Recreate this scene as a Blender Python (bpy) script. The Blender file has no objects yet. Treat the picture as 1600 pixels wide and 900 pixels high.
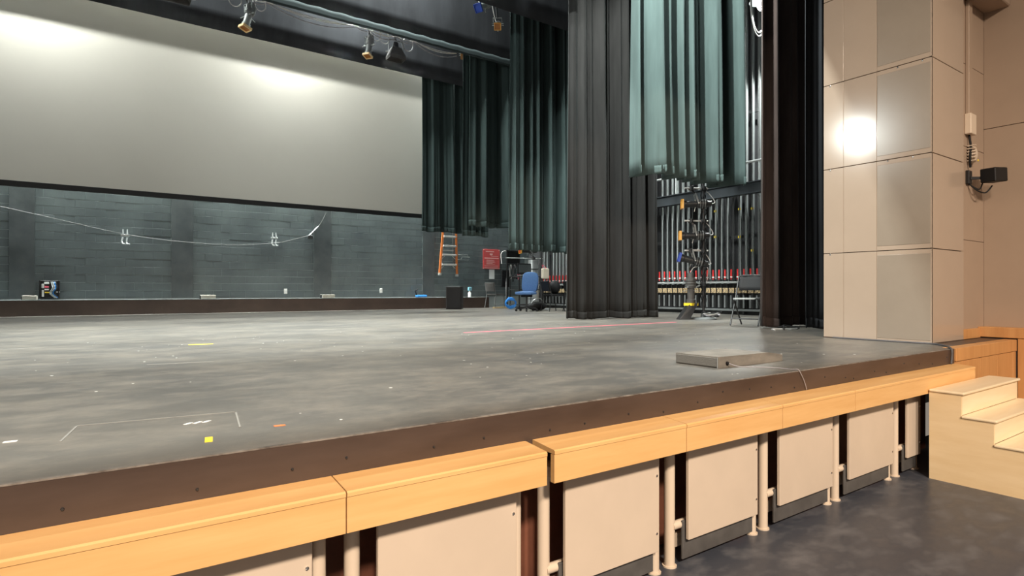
import bpy, bmesh, math, random
from mathutils import Vector, Matrix, Quaternion
random.seed(7)
PI = math.pi
scene = bpy.context.scene
col = scene.collection

# ------------------------------------------------------------------ camera
YAW = math.atan2(635, 914)
cam_d = bpy.data.cameras.new('camera')
cam_d.sensor_width = 36.0
cam_d.lens = 914 / 1600 * 36.0
cam_d.shift_y = 5 / 1600
cam_d.clip_end = 200
cam = bpy.data.objects.new('camera', cam_d)
col.objects.link(cam)
cam.location = (0, 0, 1.6)
cam.rotation_euler = (PI / 2, 0, -YAW)
scene.camera = cam

# ------------------------------------------------------------------ world, exposure
world = bpy.data.worlds.new('house_ambient')
scene.world = world
world.use_nodes = True
bg = world.node_tree.nodes['Background']
bg.inputs[0].default_value = (1.0, 0.86, 0.72, 1)
bg.inputs[1].default_value = 0.25
scene.view_settings.view_transform = 'Standard'
scene.view_settings.look = 'None'
scene.view_settings.gamma = 1
scene.view_settings.use_curve_mapping = False
scene.view_settings.exposure = 0.0


def add_light(name, kind, loc, target, energy, color, size=0.3, angle=None, blend=0.3, size_y=None):
    d = bpy.data.lights.new(name, kind)
    d.energy = energy
    d.color = color
    if kind == 'AREA':
        d.size = size
        if size_y:
            d.shape = 'RECTANGLE'
            d.size_y = size_y
    else:
        d.shadow_soft_size = size
    if kind == 'SPOT':
        d.spot_size = math.radians(angle)
        d.spot_blend = blend
    o = bpy.data.objects.new(name, d)
    col.objects.link(o)
    o.location = loc
    v = Vector(target) - Vector(loc)
    o.rotation_euler = v.to_track_quat('-Z', 'Y').to_euler()
    return o


WARM = (1.0, 0.83, 0.66)
COOL = (0.94, 1.0, 0.96)
# front-of-house lamps on the auditorium catwalk
add_light('house_light', 'SPOT', (-2.5, -7.0, 8.4), (2.0, 1.5, 0.4), 6000, WARM, 0.5, 72, 0.8)
add_light('house_light', 'SPOT', (0.8, -7.5, 8.6), (5.0, 1.8, 0.4), 4800, WARM, 0.5, 72, 0.8)
# overhead work lights of the stage house, one row behind each border
for lx, ly, le in ((-2.5, 6.0, 850), (2.0, 6.0, 750), (7.2, 5.9, 250), (0.0, 9.9, 800), (4.6, 9.9, 900), (0.5, 12.0, 500), (5.0, 12.0, 800), (0.5, 14.5, 450), (5.2, 14.5, 700)):
    add_light('stage_work_light', 'AREA', (lx, ly, 10.4), (lx, ly, 0), le, COOL, 0.4)
# work light high on the opposite wing wall
add_light('opposite_wing_light', 'SPOT', (-7.0, 9.8, 7.0), (7.0, 10.5, 4.0), 1300, COOL, 0.12, 76, 0.5)
# unseen spot added to rake the folds of the wide curtain
add_light('added_curtain_spot', 'SPOT', (4.4, 5.5, 9.2), (9.3, 7.0, 5.6), 4600, COOL, 0.10, 62, 0.5)
# floods washing the projection screen
for lx, le in ((-6.9, 330), (-1.35, 430), (4.1, 380), (9.6, 150)):
    add_light('screen_flood', 'SPOT', (lx, 15.3, 8.75), (lx, 16.25, 6.6), le, (0.97, 1.0, 0.94), 0.09, 165, 0.2)
# work-light strip in the crossover behind the screen, grazing the block wall
add_light('crossover_strip', 'AREA', (3.0, 17.2, 9.2), (3.0, 17.2, 0), 4200, COOL, 17, size_y=0.2)


# ------------------------------------------------------------------ materials
MATS = {}


def mat(name, color, rough=0.6, metal=0.0, var=0.0, scale=4.0, bump=0.0, bscale=None, emit=None, estr=0.0,
        spec=0.5, sheen=0.0, color2=None, stretch=(1, 1, 1), detail=6.0, rvar=0.0, coat=0.0, lo=0.35, hi=0.65):
    if name in MATS:
        return MATS[name]
    m = bpy.data.materials.new(name)
    m.use_nodes = True
    nt = m.node_tree
    b = nt.nodes['Principled BSDF']
    b.inputs['Base Color'].default_value = (*color, 1)
    b.inputs['Roughness'].default_value = rough
    b.inputs['Metallic'].default_value = metal
    b.inputs['Specular IOR Level'].default_value = spec
    b.inputs['Coat Weight'].default_value = coat
    if sheen:
        b.inputs['Sheen Weight'].default_value = sheen
        b.inputs['Sheen Roughness'].default_value = 0.4
        b.inputs['Sheen Tint'].default_value = (0.75, 0.9, 0.9, 1)
    if emit:
        b.inputs['Emission Color'].default_value = (*emit, 1)
        b.inputs['Emission Strength'].default_value = estr
    if var or color2 or bump or rvar:
        tc = nt.nodes.new('ShaderNodeTexCoord')
        mp = nt.nodes.new('ShaderNodeMapping')
        mp.inputs['Scale'].default_value = stretch
        geo = nt.nodes.new('ShaderNodeNewGeometry')
        nt.links.new(geo.outputs['Position'], mp.inputs['Vector'])
        nz = nt.nodes.new('ShaderNodeTexNoise')
        nz.inputs['Scale'].default_value = scale
        nz.inputs['Detail'].default_value = detail
        nz.inputs['Roughness'].default_value = 0.6
        nt.links.new(mp.outputs['Vector'], nz.inputs['Vector'])
        if var or color2:
            rp = nt.nodes.new('ShaderNodeValToRGB')
            c2 = color2 or tuple(min(1, c * (1 + var)) for c in color)
            c1 = color if color2 else tuple(c * (1 - var) for c in color)
            rp.color_ramp.elements[0].position = lo
            rp.color_ramp.elements[0].color = (*c1, 1)
            rp.color_ramp.elements[1].position = hi
            rp.color_ramp.elements[1].color = (*c2, 1)
            nt.links.new(nz.outputs['Fac'], rp.inputs['Fac'])
            nt.links.new(rp.outputs['Color'], b.inputs['Base Color'])
        if rvar:
            mr = nt.nodes.new('ShaderNodeMapRange')
            mr.inputs['From Min'].default_value = 0.3
            mr.inputs['From Max'].default_value = 0.7
            mr.inputs['To Min'].default_value = max(0.02, rough - rvar)
            mr.inputs['To Max'].default_value = min(1, rough + rvar)
            nt.links.new(nz.outputs['Fac'], mr.inputs['Value'])
            nt.links.new(mr.outputs['Result'], b.inputs['Roughness'])
        if bump:
            bp = nt.nodes.new('ShaderNodeBump')
            bp.inputs['Strength'].default_value = bump
            bp.inputs['Distance'].default_value = 0.01
            src = nz
            if bscale:
                src = nt.nodes.new('ShaderNodeTexNoise')
                src.inputs['Scale'].default_value = bscale
                src.inputs['Detail'].default_value = 4
                nt.links.new(mp.outputs['Vector'], src.inputs['Vector'])
            nt.links.new(src.outputs['Fac'], bp.inputs['Height'])
            nt.links.new(bp.outputs['Normal'], b.inputs['Normal'])
    MATS[name] = m
    return m


M = dict(
    house_floor=mat('house_floor_paint', (0.052, 0.058, 0.074), 0.40, var=0.5, scale=3.4, rvar=0.12, spec=0.45, color2=(0.19, 0.19, 0.20), lo=0.48, hi=0.88, stretch=(1, 1.6, 1), detail=10),
    fascia=mat('fascia_paint', (0.055, 0.036, 0.028), 0.42, color2=(0.085, 0.058, 0.046), scale=2.2, stretch=(0.5, 1, 2.5), bump=0.1),
    maple=mat('maple_veneer', (0.72, 0.41, 0.16), 0.42, color2=(0.79, 0.48, 0.205), scale=2.5, stretch=(0.6, 4, 7), spec=0.4),
    maple_dark=mat('oak_panel_veneer', (0.52, 0.25, 0.09), 0.4, color2=(0.6, 0.31, 0.12), scale=2.5, stretch=(4, 4, 0.5)),
    birch=mat('birch_plywood', (0.80, 0.60, 0.35), 0.42, color2=(0.86, 0.67, 0.42), scale=2.2, stretch=(1, 1, 6)),
    birch_edge=mat('birch_tread', (0.85, 0.69, 0.46), 0.38, color2=(0.90, 0.75, 0.53), scale=3, stretch=(0.6, 6, 6)),
    cream=mat('cream_paint', (0.63, 0.52, 0.415), 0.42, var=0.03, scale=3),
    tube=mat('cream_tube_paint', (0.68, 0.56, 0.44), 0.35),
    kick=mat('kick_plate_grey', (0.09, 0.085, 0.082), 0.5, var=0.2, scale=6),
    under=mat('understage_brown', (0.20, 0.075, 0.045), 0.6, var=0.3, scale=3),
    laminate=mat('beige_laminate', (0.42, 0.335, 0.265), 0.13, var=0.025, scale=1.5),
    laminate2=mat('grey_beige_laminate', (0.30, 0.25, 0.20), 0.2, var=0.05, scale=1.5),
    seam=mat('dark_seam', (0.06, 0.04, 0.03), 0.7),
    rivet=mat('polished_rivet', (0.85, 0.83, 0.8), 0.15, 1.0),
    house_wall=mat('house_wall_paint', (0.37, 0.275, 0.205), 0.5, var=0.03, scale=2),
    blockface=mat('painted_block', (0.078, 0.098, 0.104), 0.55, color2=(0.118, 0.145, 0.150), scale=1.3, bump=0.12, bscale=40),
    mortar=mat('mortar_lit_edges', (0.30, 0.34, 0.34), 0.6),  # paler than the blocks: light caught on the joint edges put into the colour
    pier=mat('painted_concrete', (0.055, 0.066, 0.07), 0.55, color2=(0.085, 0.10, 0.105), scale=2.5, bump=0.1),
    ledge=mat('ledge_brown', (0.05, 0.034, 0.028), 0.5, color2=(0.075, 0.052, 0.042), scale=1.5),
    ledge_top=mat('ledge_top_grey', (0.13, 0.15, 0.15), 0.6, var=0.2, scale=3),
    ceil=mat('stage_house_black', (0.02, 0.02, 0.022), 0.9),
    screen=mat('screen_vinyl', (0.66, 0.64, 0.585), 0.65, var=0.02, scale=0.5),
    black=mat('black_metal', (0.012, 0.012, 0.013), 0.45),
    black_plastic=mat('black_plastic', (0.008, 0.008, 0.009), 0.5, spec=0.3),
    rubber=mat('black_rubber', (0.010, 0.010, 0.011), 0.7, spec=0.3),
    velour=mat('black_velour', (0.036, 0.052, 0.051), 0.9, var=0.15, scale=6, stretch=(1, 1, 0.15), sheen=0.08, spec=0.1),
    velour_lit=mat('lit_black_velour', (0.062, 0.088, 0.085), 0.9, var=0.12, scale=6, stretch=(1, 1, 0.15), sheen=0.08, spec=0.1),  # black velour lightened: the strong light on the wide curtain put into colour
    velour_shaded=mat('shaded_black_velour', (0.022, 0.0215, 0.021), 0.9, var=0.15, scale=6, stretch=(1, 1, 0.15), sheen=0.06, spec=0.1),  # black velour darkened: the shade on the full length leg put into colour
    velour_dark=mat('border_velour', (0.042, 0.044, 0.049), 0.9, var=0.2, scale=2, stretch=(1, 1, 0.3), sheen=0.03, spec=0.1),
    velour_hem=mat('border_hem', (0.035, 0.046, 0.048), 0.85, sheen=0.15, spec=0.15),
    velour_main=mat('main_drape_velour', (0.060, 0.045, 0.041), 0.9, var=0.2, scale=6, stretch=(1, 1, 0.15), sheen=0.12, spec=0.1),
    steel=mat('galvanised_steel', (0.55, 0.57, 0.57), 0.35, 0.7, var=0.1, scale=8),
    track=mat('aluminium_track', (0.40, 0.43, 0.43), 0.45, 0.3),
    beam=mat('blue_black_steel', (0.012, 0.017, 0.022), 0.6, var=0.2, scale=4),
    dark_steel=mat('dark_steel', (0.06, 0.06, 0.062), 0.4, 0.6),
    red=mat('red_handle', (0.62, 0.03, 0.03), 0.4),
    tan=mat('tan_wood', (0.55, 0.40, 0.22), 0.6, var=0.15, scale=20),
    rope=mat('grey_rope', (0.55, 0.55, 0.5), 0.8),
    rope_dark=mat('dark_rope', (0.06, 0.06, 0.06), 0.8),
    white_cable=mat('white_cable', (0.62, 0.60, 0.58), 0.5),
    grey_cable=mat('grey_cable', (0.33, 0.31, 0.33), 0.5),
    amber=mat('amber_gel_frame', (0.75, 0.38, 0.06), 0.35),
    amber_inner=mat('amber_gel', (0.30, 0.10, 0.01), 0.25),
    pale_amber=mat('pale_amber_frame', (0.85, 0.60, 0.30), 0.35),
    redgel=mat('red_gel', (0.35, 0.02, 0.015), 0.25),
    bluegel=mat('blue_gel', (0.03, 0.07, 0.35), 0.25),
    yellow=mat('yellow_tape', (0.85, 0.62, 0.03), 0.5),
    white=mat('white_paint', (0.75, 0.75, 0.73), 0.5),
    paper=mat('white_paper', (0.85, 0.87, 0.87), 0.7),
    orange=mat('orange_fibreglass', (0.80, 0.22, 0.05), 0.4),
    alu=mat('ladder_aluminium', (0.70, 0.70, 0.68), 0.35, 0.5),
    sign=mat('red_sign', (0.62, 0.09, 0.09), 0.45),
    print=mat('pale_print', (0.85, 0.52, 0.50), 0.5),
    blue_fabric=mat('blue_fabric', (0.055, 0.125, 0.28), 0.85, var=0.15, scale=60),
    blue=mat('blue_cord', (0.03, 0.22, 0.62), 0.5),
    red_tape=mat('red_tape', (0.85, 0.14, 0.20), 0.5),
    orange_tape=mat('orange_tape', (0.85, 0.2, 0.05), 0.5),
    box=mat('worn_grey_paint', (0.16, 0.148, 0.13), 0.75, spec=0.25, color2=(0.24, 0.218, 0.19), scale=5, stretch=(1, 1, 3)),
    grey_metal=mat('grey_metal', (0.20, 0.21, 0.21), 0.45, 0.3),
    seat_grey=mat('grey_seat', (0.38, 0.40, 0.40), 0.5),
    bag=mat('cream_bag', (0.62, 0.55, 0.44), 0.8),
    lamp=mat('lit_lamp', (1, 1, 1), 0.4, emit=(0.92, 1.0, 0.97), estr=40),
    chalk=mat('chalk_scuff', (0.24, 0.23, 0.21), 0.7),
    glass=mat('dark_screen_glass', (0.10, 0.115, 0.12), 0.2),
)


def floor_material():
    m = bpy.data.materials.new('stage_floor_paint')
    m.use_nodes = True
    nt = m.node_tree
    L = nt.links.new
    b = nt.nodes['Principled BSDF']
    geo = nt.nodes.new('ShaderNodeNewGeometry')

    def noise(scale, stretch, detail=7, rough=0.62):
        mp = nt.nodes.new('ShaderNodeMapping')
        mp.inputs['Scale'].default_value = stretch
        L(geo.outputs['Position'], mp.inputs['Vector'])
        n = nt.nodes.new('ShaderNodeTexNoise')
        n.inputs['Scale'].default_value = scale
        n.inputs['Detail'].default_value = detail
        n.inputs['Roughness'].default_value = rough
        L(mp.outputs['Vector'], n.inputs['Vector'])
        return n

    def ramp(n, p0, c0, p1, c1):
        r = nt.nodes.new('ShaderNodeValToRGB')
        r.color_ramp.elements[0].position = p0
        r.color_ramp.elements[0].color = (*c0, 1)
        r.color_ramp.elements[1].position = p1
        r.color_ramp.elements[1].color = (*c1, 1)
        L(n.outputs['Fac'], r.inputs['Fac'])
        return r

    big = ramp(noise(0.55, (1, 1, 1), 5), 0.32, (0.082, 0.079, 0.075), 0.72, (0.140, 0.129, 0.113))
    wear = ramp(noise(3.4, (0.7, 1.1, 1), 11, 0.78), 0.45, (0, 0, 0), 0.66, (1, 1, 1))
    mx = nt.nodes.new('ShaderNodeMix')
    mx.data_type = 'RGBA'
    mx.inputs['B'].default_value = (0.27, 0.235, 0.195, 1)
    L(big.outputs['Color'], mx.inputs['A'])
    mm = nt.nodes.new('ShaderNodeMath')
    mm.operation = 'MULTIPLY'
    mm.inputs[1].default_value = 0.55
    L(wear.outputs['Color'], mm.inputs[0])
    L(mm.outputs[0], mx.inputs['Factor'])
    L(mx.outputs['Result'], b.inputs['Base Color'])
    rr = nt.nodes.new('ShaderNodeMapRange')
    rr.inputs['From Min'].default_value = 0.3
    rr.inputs['From Max'].default_value = 0.7
    rr.inputs['To Min'].default_value = 0.33
    rr.inputs['To Max'].default_value = 0.43
    L(noise(1.8, (0.6, 1.2, 1)).outputs['Fac'], rr.inputs['Value'])
    L(rr.outputs['Result'], b.inputs['Roughness'])
    b.inputs['Specular IOR Level'].default_value = 0.65
    return m


M['stage_floor'] = floor_material()


def screen_material():
    m = MATS['screen_vinyl']
    nt = m.node_tree
    b = nt.nodes['Principled BSDF']
    tr = nt.nodes.new('ShaderNodeBsdfTranslucent')
    tr.inputs['Color'].default_value = (0.62, 0.60, 0.57, 1)
    mx = nt.nodes.new('ShaderNodeMixShader')
    mx.inputs[0].default_value = 0.13
    out = [n for n in nt.nodes if n.type == 'OUTPUT_MATERIAL'][0]
    nt.links.new(b.outputs[0], mx.inputs[1])
    nt.links.new(tr.outputs[0], mx.inputs[2])
    nt.links.new(mx.outputs[0], out.inputs['Surface'])


screen_material()


# ------------------------------------------------------------------ mesh helpers
class MB:
    """Collects shapes in world coordinates; build() links ONE mesh object."""

    def __init__(self):
        self.bm = bmesh.new()
        self.smooth = False

    def box(self, lo, hi, bevel=0.0, seg=1, rot=None, piv=None):
        lo, hi = Vector(lo), Vector(hi)
        c = (lo + hi) / 2
        d = hi - lo
        r = bmesh.ops.create_cube(self.bm, size=1.0)
        vs = r['verts']
        bmesh.ops.scale(self.bm, vec=d, verts=vs)
        if bevel:
            es = {e for v in vs for e in v.link_edges}
            rb = bmesh.ops.bevel(self.bm, geom=list(es), offset=bevel, segments=seg, affect='EDGES', profile=0.5)
            vs = list({v for f in rb['faces'] for v in f.verts} | {v for v in vs if v.is_valid})
        bmesh.ops.translate(self.bm, vec=c, verts=vs)
        if rot is not None:
            bmesh.ops.rotate(self.bm, cent=Vector(piv) if piv is not None else c, matrix=rot, verts=vs)
        return self

    def bar(self, p0, p1, w, h, bevel=0.0, up=(0, 0, 1)):
        p0, p1 = Vector(p0), Vector(p1)
        ax = p1 - p0
        L_ = ax.length
        z = ax.normalized()
        x = Vector(up).cross(z)
        if x.length < 1e-4:
            x = Vector((1, 0, 0)).cross(z)
        x.normalize()
        y = z.cross(x)
        mtx = Matrix((x, y, z)).transposed()
        return self.box(Vector((-w / 2, -h / 2, -L_ / 2)) + (p0 + p1) / 2, Vector((w / 2, h / 2, L_ / 2)) + (p0 + p1) / 2, bevel, 1, mtx)

    def cyl(self, p0, p1, r0, r1=None, seg=14, cap=True):
        p0, p1 = Vector(p0), Vector(p1)
        r1 = r0 if r1 is None else r1
        return self.lathe(p0, p1 - p0, [(0, r0), ((p1 - p0).length, r1)], seg, cap)

    def lathe(self, origin, axis, prof, seg=18, cap=True):
        self.smooth = True
        o = Vector(origin)
        z = Vector(axis).normalized()
        x = z.orthogonal().normalized()
        y = z.cross(x)
        rings = []
        for (d, r) in prof:
            ring = [self.bm.verts.new(o + z * d + (x * math.cos(2 * PI * k / seg) + y * math.sin(2 * PI * k / seg)) * max(r, 1e-4)) for k in range(seg)]
            rings.append(ring)
        for a, b in zip(rings, rings[1:]):
            for k in range(seg):
                self.bm.faces.new((a[k], a[(k + 1) % seg], b[(k + 1) % seg], b[k]))
        if cap:
            self.bm.faces.new(list(reversed(rings[0])))
            self.bm.faces.new(rings[-1])
        return self

    def tube(self, pts, r, seg=8, closed=False):
        self.smooth = True
        pts = [Vector(p) for p in pts]
        n = len(pts)
        rings = []
        prev = None
        for i, p in enumerate(pts):
            a = pts[(i - 1) % n] if (closed or i > 0) else p
            b = pts[(i + 1) % n] if (closed or i < n - 1) else p
            t = (b - a).normalized()
            if prev is None:
                x = t.orthogonal().normalized()
            else:
                x = prev - t * prev.dot(t)
                x = x.normalized() if x.length > 1e-6 else t.orthogonal().normalized()
            prev = x
            y = t.cross(x)
            rings.append([self.bm.verts.new(p + (x * math.cos(2 * PI * k / seg) + y * math.sin(2 * PI * k / seg)) * r) for k in range(seg)])
        m = n if closed else n - 1
        for i in range(m):
            a, b = rings[i], rings[(i + 1) % n]
            for k in range(seg):
                self.bm.faces.new((a[k], a[(k + 1) % seg], b[(k + 1) % seg], b[k]))
        if not closed:
            self.bm.faces.new(list(reversed(rings[0])))
            self.bm.faces.new(rings[-1])
        return self

    def prism(self, poly, vec):
        """poly: list of 3D points (planar), extruded along vec"""
        vec = Vector(vec)
        a = [self.bm.verts.new(Vector(p)) for p in poly]
        b = [self.bm.verts.new(Vector(p) + vec) for p in poly]
        n = len(poly)
        self.bm.faces.new(a)
        self.bm.faces.new(list(reversed(b)))
        for k in range(n):
            self.bm.faces.new((a[k], b[k], b[(k + 1) % n], a[(k + 1) % n]))
        return self

    def ellipsoid(self, c, r, seg=16, rings=10):
        self.smooth = True
        res = bmesh.ops.create_uvsphere(self.bm, u_segments=seg, v_segments=rings, radius=1.0)
        bmesh.ops.scale(self.bm, vec=Vector(r), verts=res['verts'])
        bmesh.ops.translate(self.bm, vec=Vector(c), verts=res['verts'])
        return self

    def mesh(self, name, m, origin=(0, 0, 0)):
        bmesh.ops.recalc_face_normals(self.bm, faces=self.bm.faces)
        me = bpy.data.meshes.new(name)
        bmesh.ops.translate(self.bm, vec=-Vector(origin), verts=self.bm.verts)
        self.bm.to_mesh(me)
        self.bm.free()
        me.materials.append(m)
        if self.smooth:
            me.polygons.foreach_set('use_smooth', [True] * len(me.polygons))
            me.set_sharp_from_angle(angle=math.radians(40))
        return me

    def build(self, name, m, parent=None, origin=None):
        po = wloc(parent) if parent is not None else Vector((0, 0, 0))
        if origin is None:
            xs = [v.co for v in self.bm.verts]
            origin = Vector((sum((min(v[i] for v in xs), max(v[i] for v in xs))) / 2 if i < 2 else min(v[2] for v in xs) for i in range(3)))
        me = self.mesh(name, m, origin)
        o = bpy.data.objects.new(name, me)
        col.objects.link(o)
        o.parent = parent
        o.location = Vector(origin) - po
        return o


def wloc(o):
    v = Vector((0, 0, 0))
    while o is not None:
        v += o.location
        o = o.parent
    return v


def tag(o, label=None, cat=None, group=None, kind=None):
    if label:
        o['label'] = label
    if cat:
        o['category'] = cat
    if group:
        o['group'] = group
    if kind:
        o['kind'] = kind
    return o


def thing(name, loc, label, cat, group=None):
    o = bpy.data.objects.new(name, None)
    o.empty_display_size = 0.1
    col.objects.link(o)
    o.location = loc
    return tag(o, label, cat, group)


def struct(o, label=None, cat=None):
    return tag(o, label, cat, kind='structure')


def copy_tree(o, delta, label=None):
    def rec(src, parent):
        c = src.copy()
        col.objects.link(c)
        c.parent = parent
        for ch in src.children:
            rec(ch, c)
        return c
    c = rec(o, None)
    c.location = o.location + Vector(delta)
    if label:
        c['label'] = label
    return c


def catenary(p0, p1, sag, n=16):
    p0, p1 = Vector(p0), Vector(p1)
    return [p0.lerp(p1, k / n) - Vector((0, 0, sag * 4 * (k / n) * (1 - k / n))) for k in range(n + 1)]


def smooth_path(pts, n=8):
    pts = [Vector(p) for p in pts]
    P = [pts[0]] + pts + [pts[-1]]
    out = []
    for i in range(1, len(P) - 2):
        for k in range(n):
            t = k / n
            a, b, c_, d = P[i - 1], P[i], P[i + 1], P[i + 2]
            out.append(0.5 * ((2 * b) + (c_ - a) * t + (2 * a - 5 * b + 4 * c_ - d) * t * t + (3 * b - a - 3 * c_ + d) * t ** 3))
    out.append(pts[-1])
    return out


S = 1.033          # stage height
LIP = 2.256        # plane of the stage edge

# ================================================================== SETTING
fl = MB().box((-12, -12, -0.2), (9.2, 2.7, 0)).build('floor', M['house_floor'])
struct(fl, 'dark grey painted auditorium floor with scuffs', 'floor')
sd = MB().box((-9, LIP, S - 0.12), (13.2, 18, S)).build('stage_deck', M['stage_floor'])
struct(sd, 'worn black painted stage floor', 'floor')
fa = MB().box((-9, LIP - 0.004, 0.74), (6.885, LIP + 0.05, S - 0.004)).build('trim_1', M['fascia'])
struct(fa, 'dark brown fascia board along the stage edge', 'trim')
MB().box((-9, LIP - 0.006, S - 0.004), (6.885, LIP + 0.012, S + 0.0008)).build('worn_nosing', mat('worn_edge', (0.09, 0.075, 0.065), 0.6, color2=(0.26, 0.235, 0.21), scale=14), fa)
mb = MB()
for k in range(26):
    bx = -0.6 + k * 0.29 + random.uniform(-0.1, 0.1)
    bz = random.choice((0.93, 0.945, 0.92, 0.965)) + random.uniform(-0.012, 0.012)
    mb.cyl((bx, LIP - 0.004, bz), (bx, LIP - 0.009, bz), 0.0055, 0.004, 8)
mb.build('screw_head', M['dark_steel'], fa)['kind'] = 'stuff'
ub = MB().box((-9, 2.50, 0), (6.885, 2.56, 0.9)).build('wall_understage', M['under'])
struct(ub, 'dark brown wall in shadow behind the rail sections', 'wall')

# --- back wall of painted blocks
BY = 17.6
wb = MB().box((-9, BY + 0.012, S), (13.2, BY + 0.3, 13)).build('wall_back', M['mortar'])
struct(wb, 'dark blue-grey painted block wall at the back of the stage', 'wall')
piers = [(-1.82, -1.36), (1.41, 1.91), (5.07, 5.58), (8.62, 9.05)]
for a, b in piers:
    MB().box((a, BY - 0.02, 1.4), (b, BY + 0.05, 4.8)).build('wall_pier', M['pier'], wb)
full = MB().box((-0.198, -0.02, 0), (0.198, 0.02, 0.189), 0.002).mesh('block', M['blockface'])
blocks = []
z0 = 1.42
for r in range(15):
    z = z0 + r * 0.2
    x = -3.0 + (0.2 if r % 2 else 0)
    while x < 12.9:
        spans = [(x - 0.198, x + 0.198)]
        for a, b in piers:
            ns = []
            for (u, v) in spans:
                if v <= a or u >= b:
                    ns.append((u, v))
                else:
                    if u < a - 0.03:
                        ns.append((u, a - 0.004))
                    if v > b + 0.03:
                        ns.append((b + 0.004, v))
            spans = ns
        for u, v in spans:
            blocks.append((u, v, z))
        x += 0.4
blocks.sort(key=lambda t: math.sin(YAW) * t[0] + abs(t[2] - 1.6) * 0.1 if t[0] > -2.3 else 99)
rest = MB()
nb = 0
for (u, v, z) in blocks:
    if nb < 298 and u > -2.3 and z < 4.05:
        o = bpy.data.objects.new('block', full)
        col.objects.link(o)
        o.parent = wb
        o.location = Vector(((u + v) / 2, BY + random.uniform(0.0, 0.004) + 0.024, z)) - wloc(wb)
        o.scale = ((v - u) / 0.396, 1, 1)
        nb += 1
    else:
        rest.box((u, BY + 0.005, z), (v, BY + 0.02, z + 0.189))
tag(rest.build('block', M['blockface'], wb), kind='stuff')

lg = MB().box((-9, 17.0, S), (10.85, BY, 1.385)).build('ledge', M['ledge'])
struct(lg, 'long dark brown ledge along the foot of the block wall', 'ledge')
MB().box((-9, 17.0, 1.385), (10.85, BY, 1.40), 0.003).build('ledge_cap', M['ledge_top'], lg)
# galvanised angle strip on the ledge
MB().box((-9, BY - 0.05, 1.40), (10.85, BY - 0.022, 1.425)).build('angle_strip', M['grey_metal'], lg)

# --- side and top of the stage house
wr = MB().box((13.0, 3.6, 0), (13.2, 18, 13)).build('wall_right_stage', M['ceil'])
struct(wr, 'dark side wall of the stage house behind the counterweight guides', 'wall')
wl = MB().box((-9.2, 2.6, 0), (-9, 18, 13)).build('wall_left_stage', M['ceil'])
struct(wl, 'dark side wall of the stage house out of view', 'wall')
ce = MB().box((-9.2, 2.6, 13), (13.2, 18, 13.2)).build('ceiling', M['ceil'])
struct(ce, 'dark grid ceiling of the stage house', 'ceiling')
pw = MB().box((8.1, 3.5, 0), (13.2, 3.7, 13)).build('wall_proscenium', M['ceil'])
struct(pw, 'back of the proscenium wall', 'wall')
ph = MB().box((-9.2, 2.6, 8.6), (8.1, 3.7, 13)).build('wall_header', M['laminate'])
struct(ph, 'proscenium header above the stage opening', 'wall')

# --- proscenium pier clad in laminate panels
PX0, PX1, PY0, PY1 = 7.25, 8.14, 2.573, 3.72
pier = MB().box((PX0 + 0.02, PY0 + 0.02, S), (PX1 - 0.02, PY1, 8.6)).build('wall_pier_right', M['seam'])
struct(pier, 'tall square proscenium pier clad in glossy beige panels', 'wall')
PH = 1.026
for r in range(7):
    za = S + r * PH + 0.004
    zb = S + (r + 1) * PH - 0.004
    # side facing the opening: narrow strip, beige panel, frame around the grey panel
    MB().box((PX0, 3.486, za), (PX0 + 0.02, PY1, zb), 0.002).build('panel', M['laminate'], pier)
    MB().box((PX0, 3.120, za), (PX0 + 0.02, 3.484, zb), 0.002).build('panel', M['laminate'], pier)
    MB().box((PX0 + 0.001, PY0 + 0.0, za), (PX0 + 0.02, 3.118, zb), 0.002).build('panel', M['laminate'], pier)
    g = MB().box((PX0 - 0.002, PY0 + 0.008, za + (0.05 if r else 0.03)), (PX0 + 0.004, 3.112, zb - (0.045 if r < 6 else 0.0)), 0.003).build('inset_panel', M['laminate2'], pier)
    # face towards the auditorium
    MB().box((PX0, PY0, za), (PX1, PY0 + 0.02, zb), 0.003).build('panel', M['laminate'], pier)
    for yy in ((3.64,), (3.64, 3.0, 2.75), (3.64, 2.9, 2.66), (2.66,), (3.64, 2.8), (3.6,), ())[r]:
        MB().lathe((PX0 + 0.002, yy, zb - 0.012), (-1, 0, 0), [(0, 0.011), (0.004, 0.010), (0.007, 0.004)], 10).build('rivet', M['rivet'], pier)
MB().box((PX0 - 0.008, PY0 - 0.008, S), (PX1, PY1, S + 0.012)).build('base_strip', M['seam'], pier)

# --- auditorium wall right of the pier, with wooden wainscot
HWX, RY = 8.9, 2.62
w1 = MB().box((PX1, RY, S), (HWX + 0.3, RY + 0.2, 9)).build('wall_recess', M['seam'])
struct(w1, 'narrow strip of warm beige wall between the pier and the side wall', 'wall')
for a, b in ((S, 2.2), (2.205, 3.3), (3.305, 4.27), (4.275, 5.4), (5.405, 9)):
    MB().box((PX1, RY - 0.012, a), (HWX, RY, b), 0.002).build('panel', M['house_wall'], w1)
w2 = MB().box((HWX + 0.012, -12, 0), (HWX + 0.3, RY, 9)).build('wall_right', M['seam'])
struct(w2, 'warm beige auditorium side wall with wide panel joints', 'wall')
for a, b in ((0, 1.1), (1.1, 3.59), (3.597, 5.6), (5.607, 9)):
    for ya, yb in ((-12, -6.003), (-6, -2.003), (-2, RY - 0.012)):
        MB().box((HWX, ya, a), (HWX + 0.014, yb, b), 0.002).build('panel', M['house_wall'], w2)
# soffit high up in the corner
so = MB().box((PX1, 2.35, 5.02), (HWX, RY - 0.012, 5.3), 0.01).build('trim_2', M['house_wall'])
struct(so, 'beige soffit box high in the corner beside the pier', 'trim')
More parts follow.
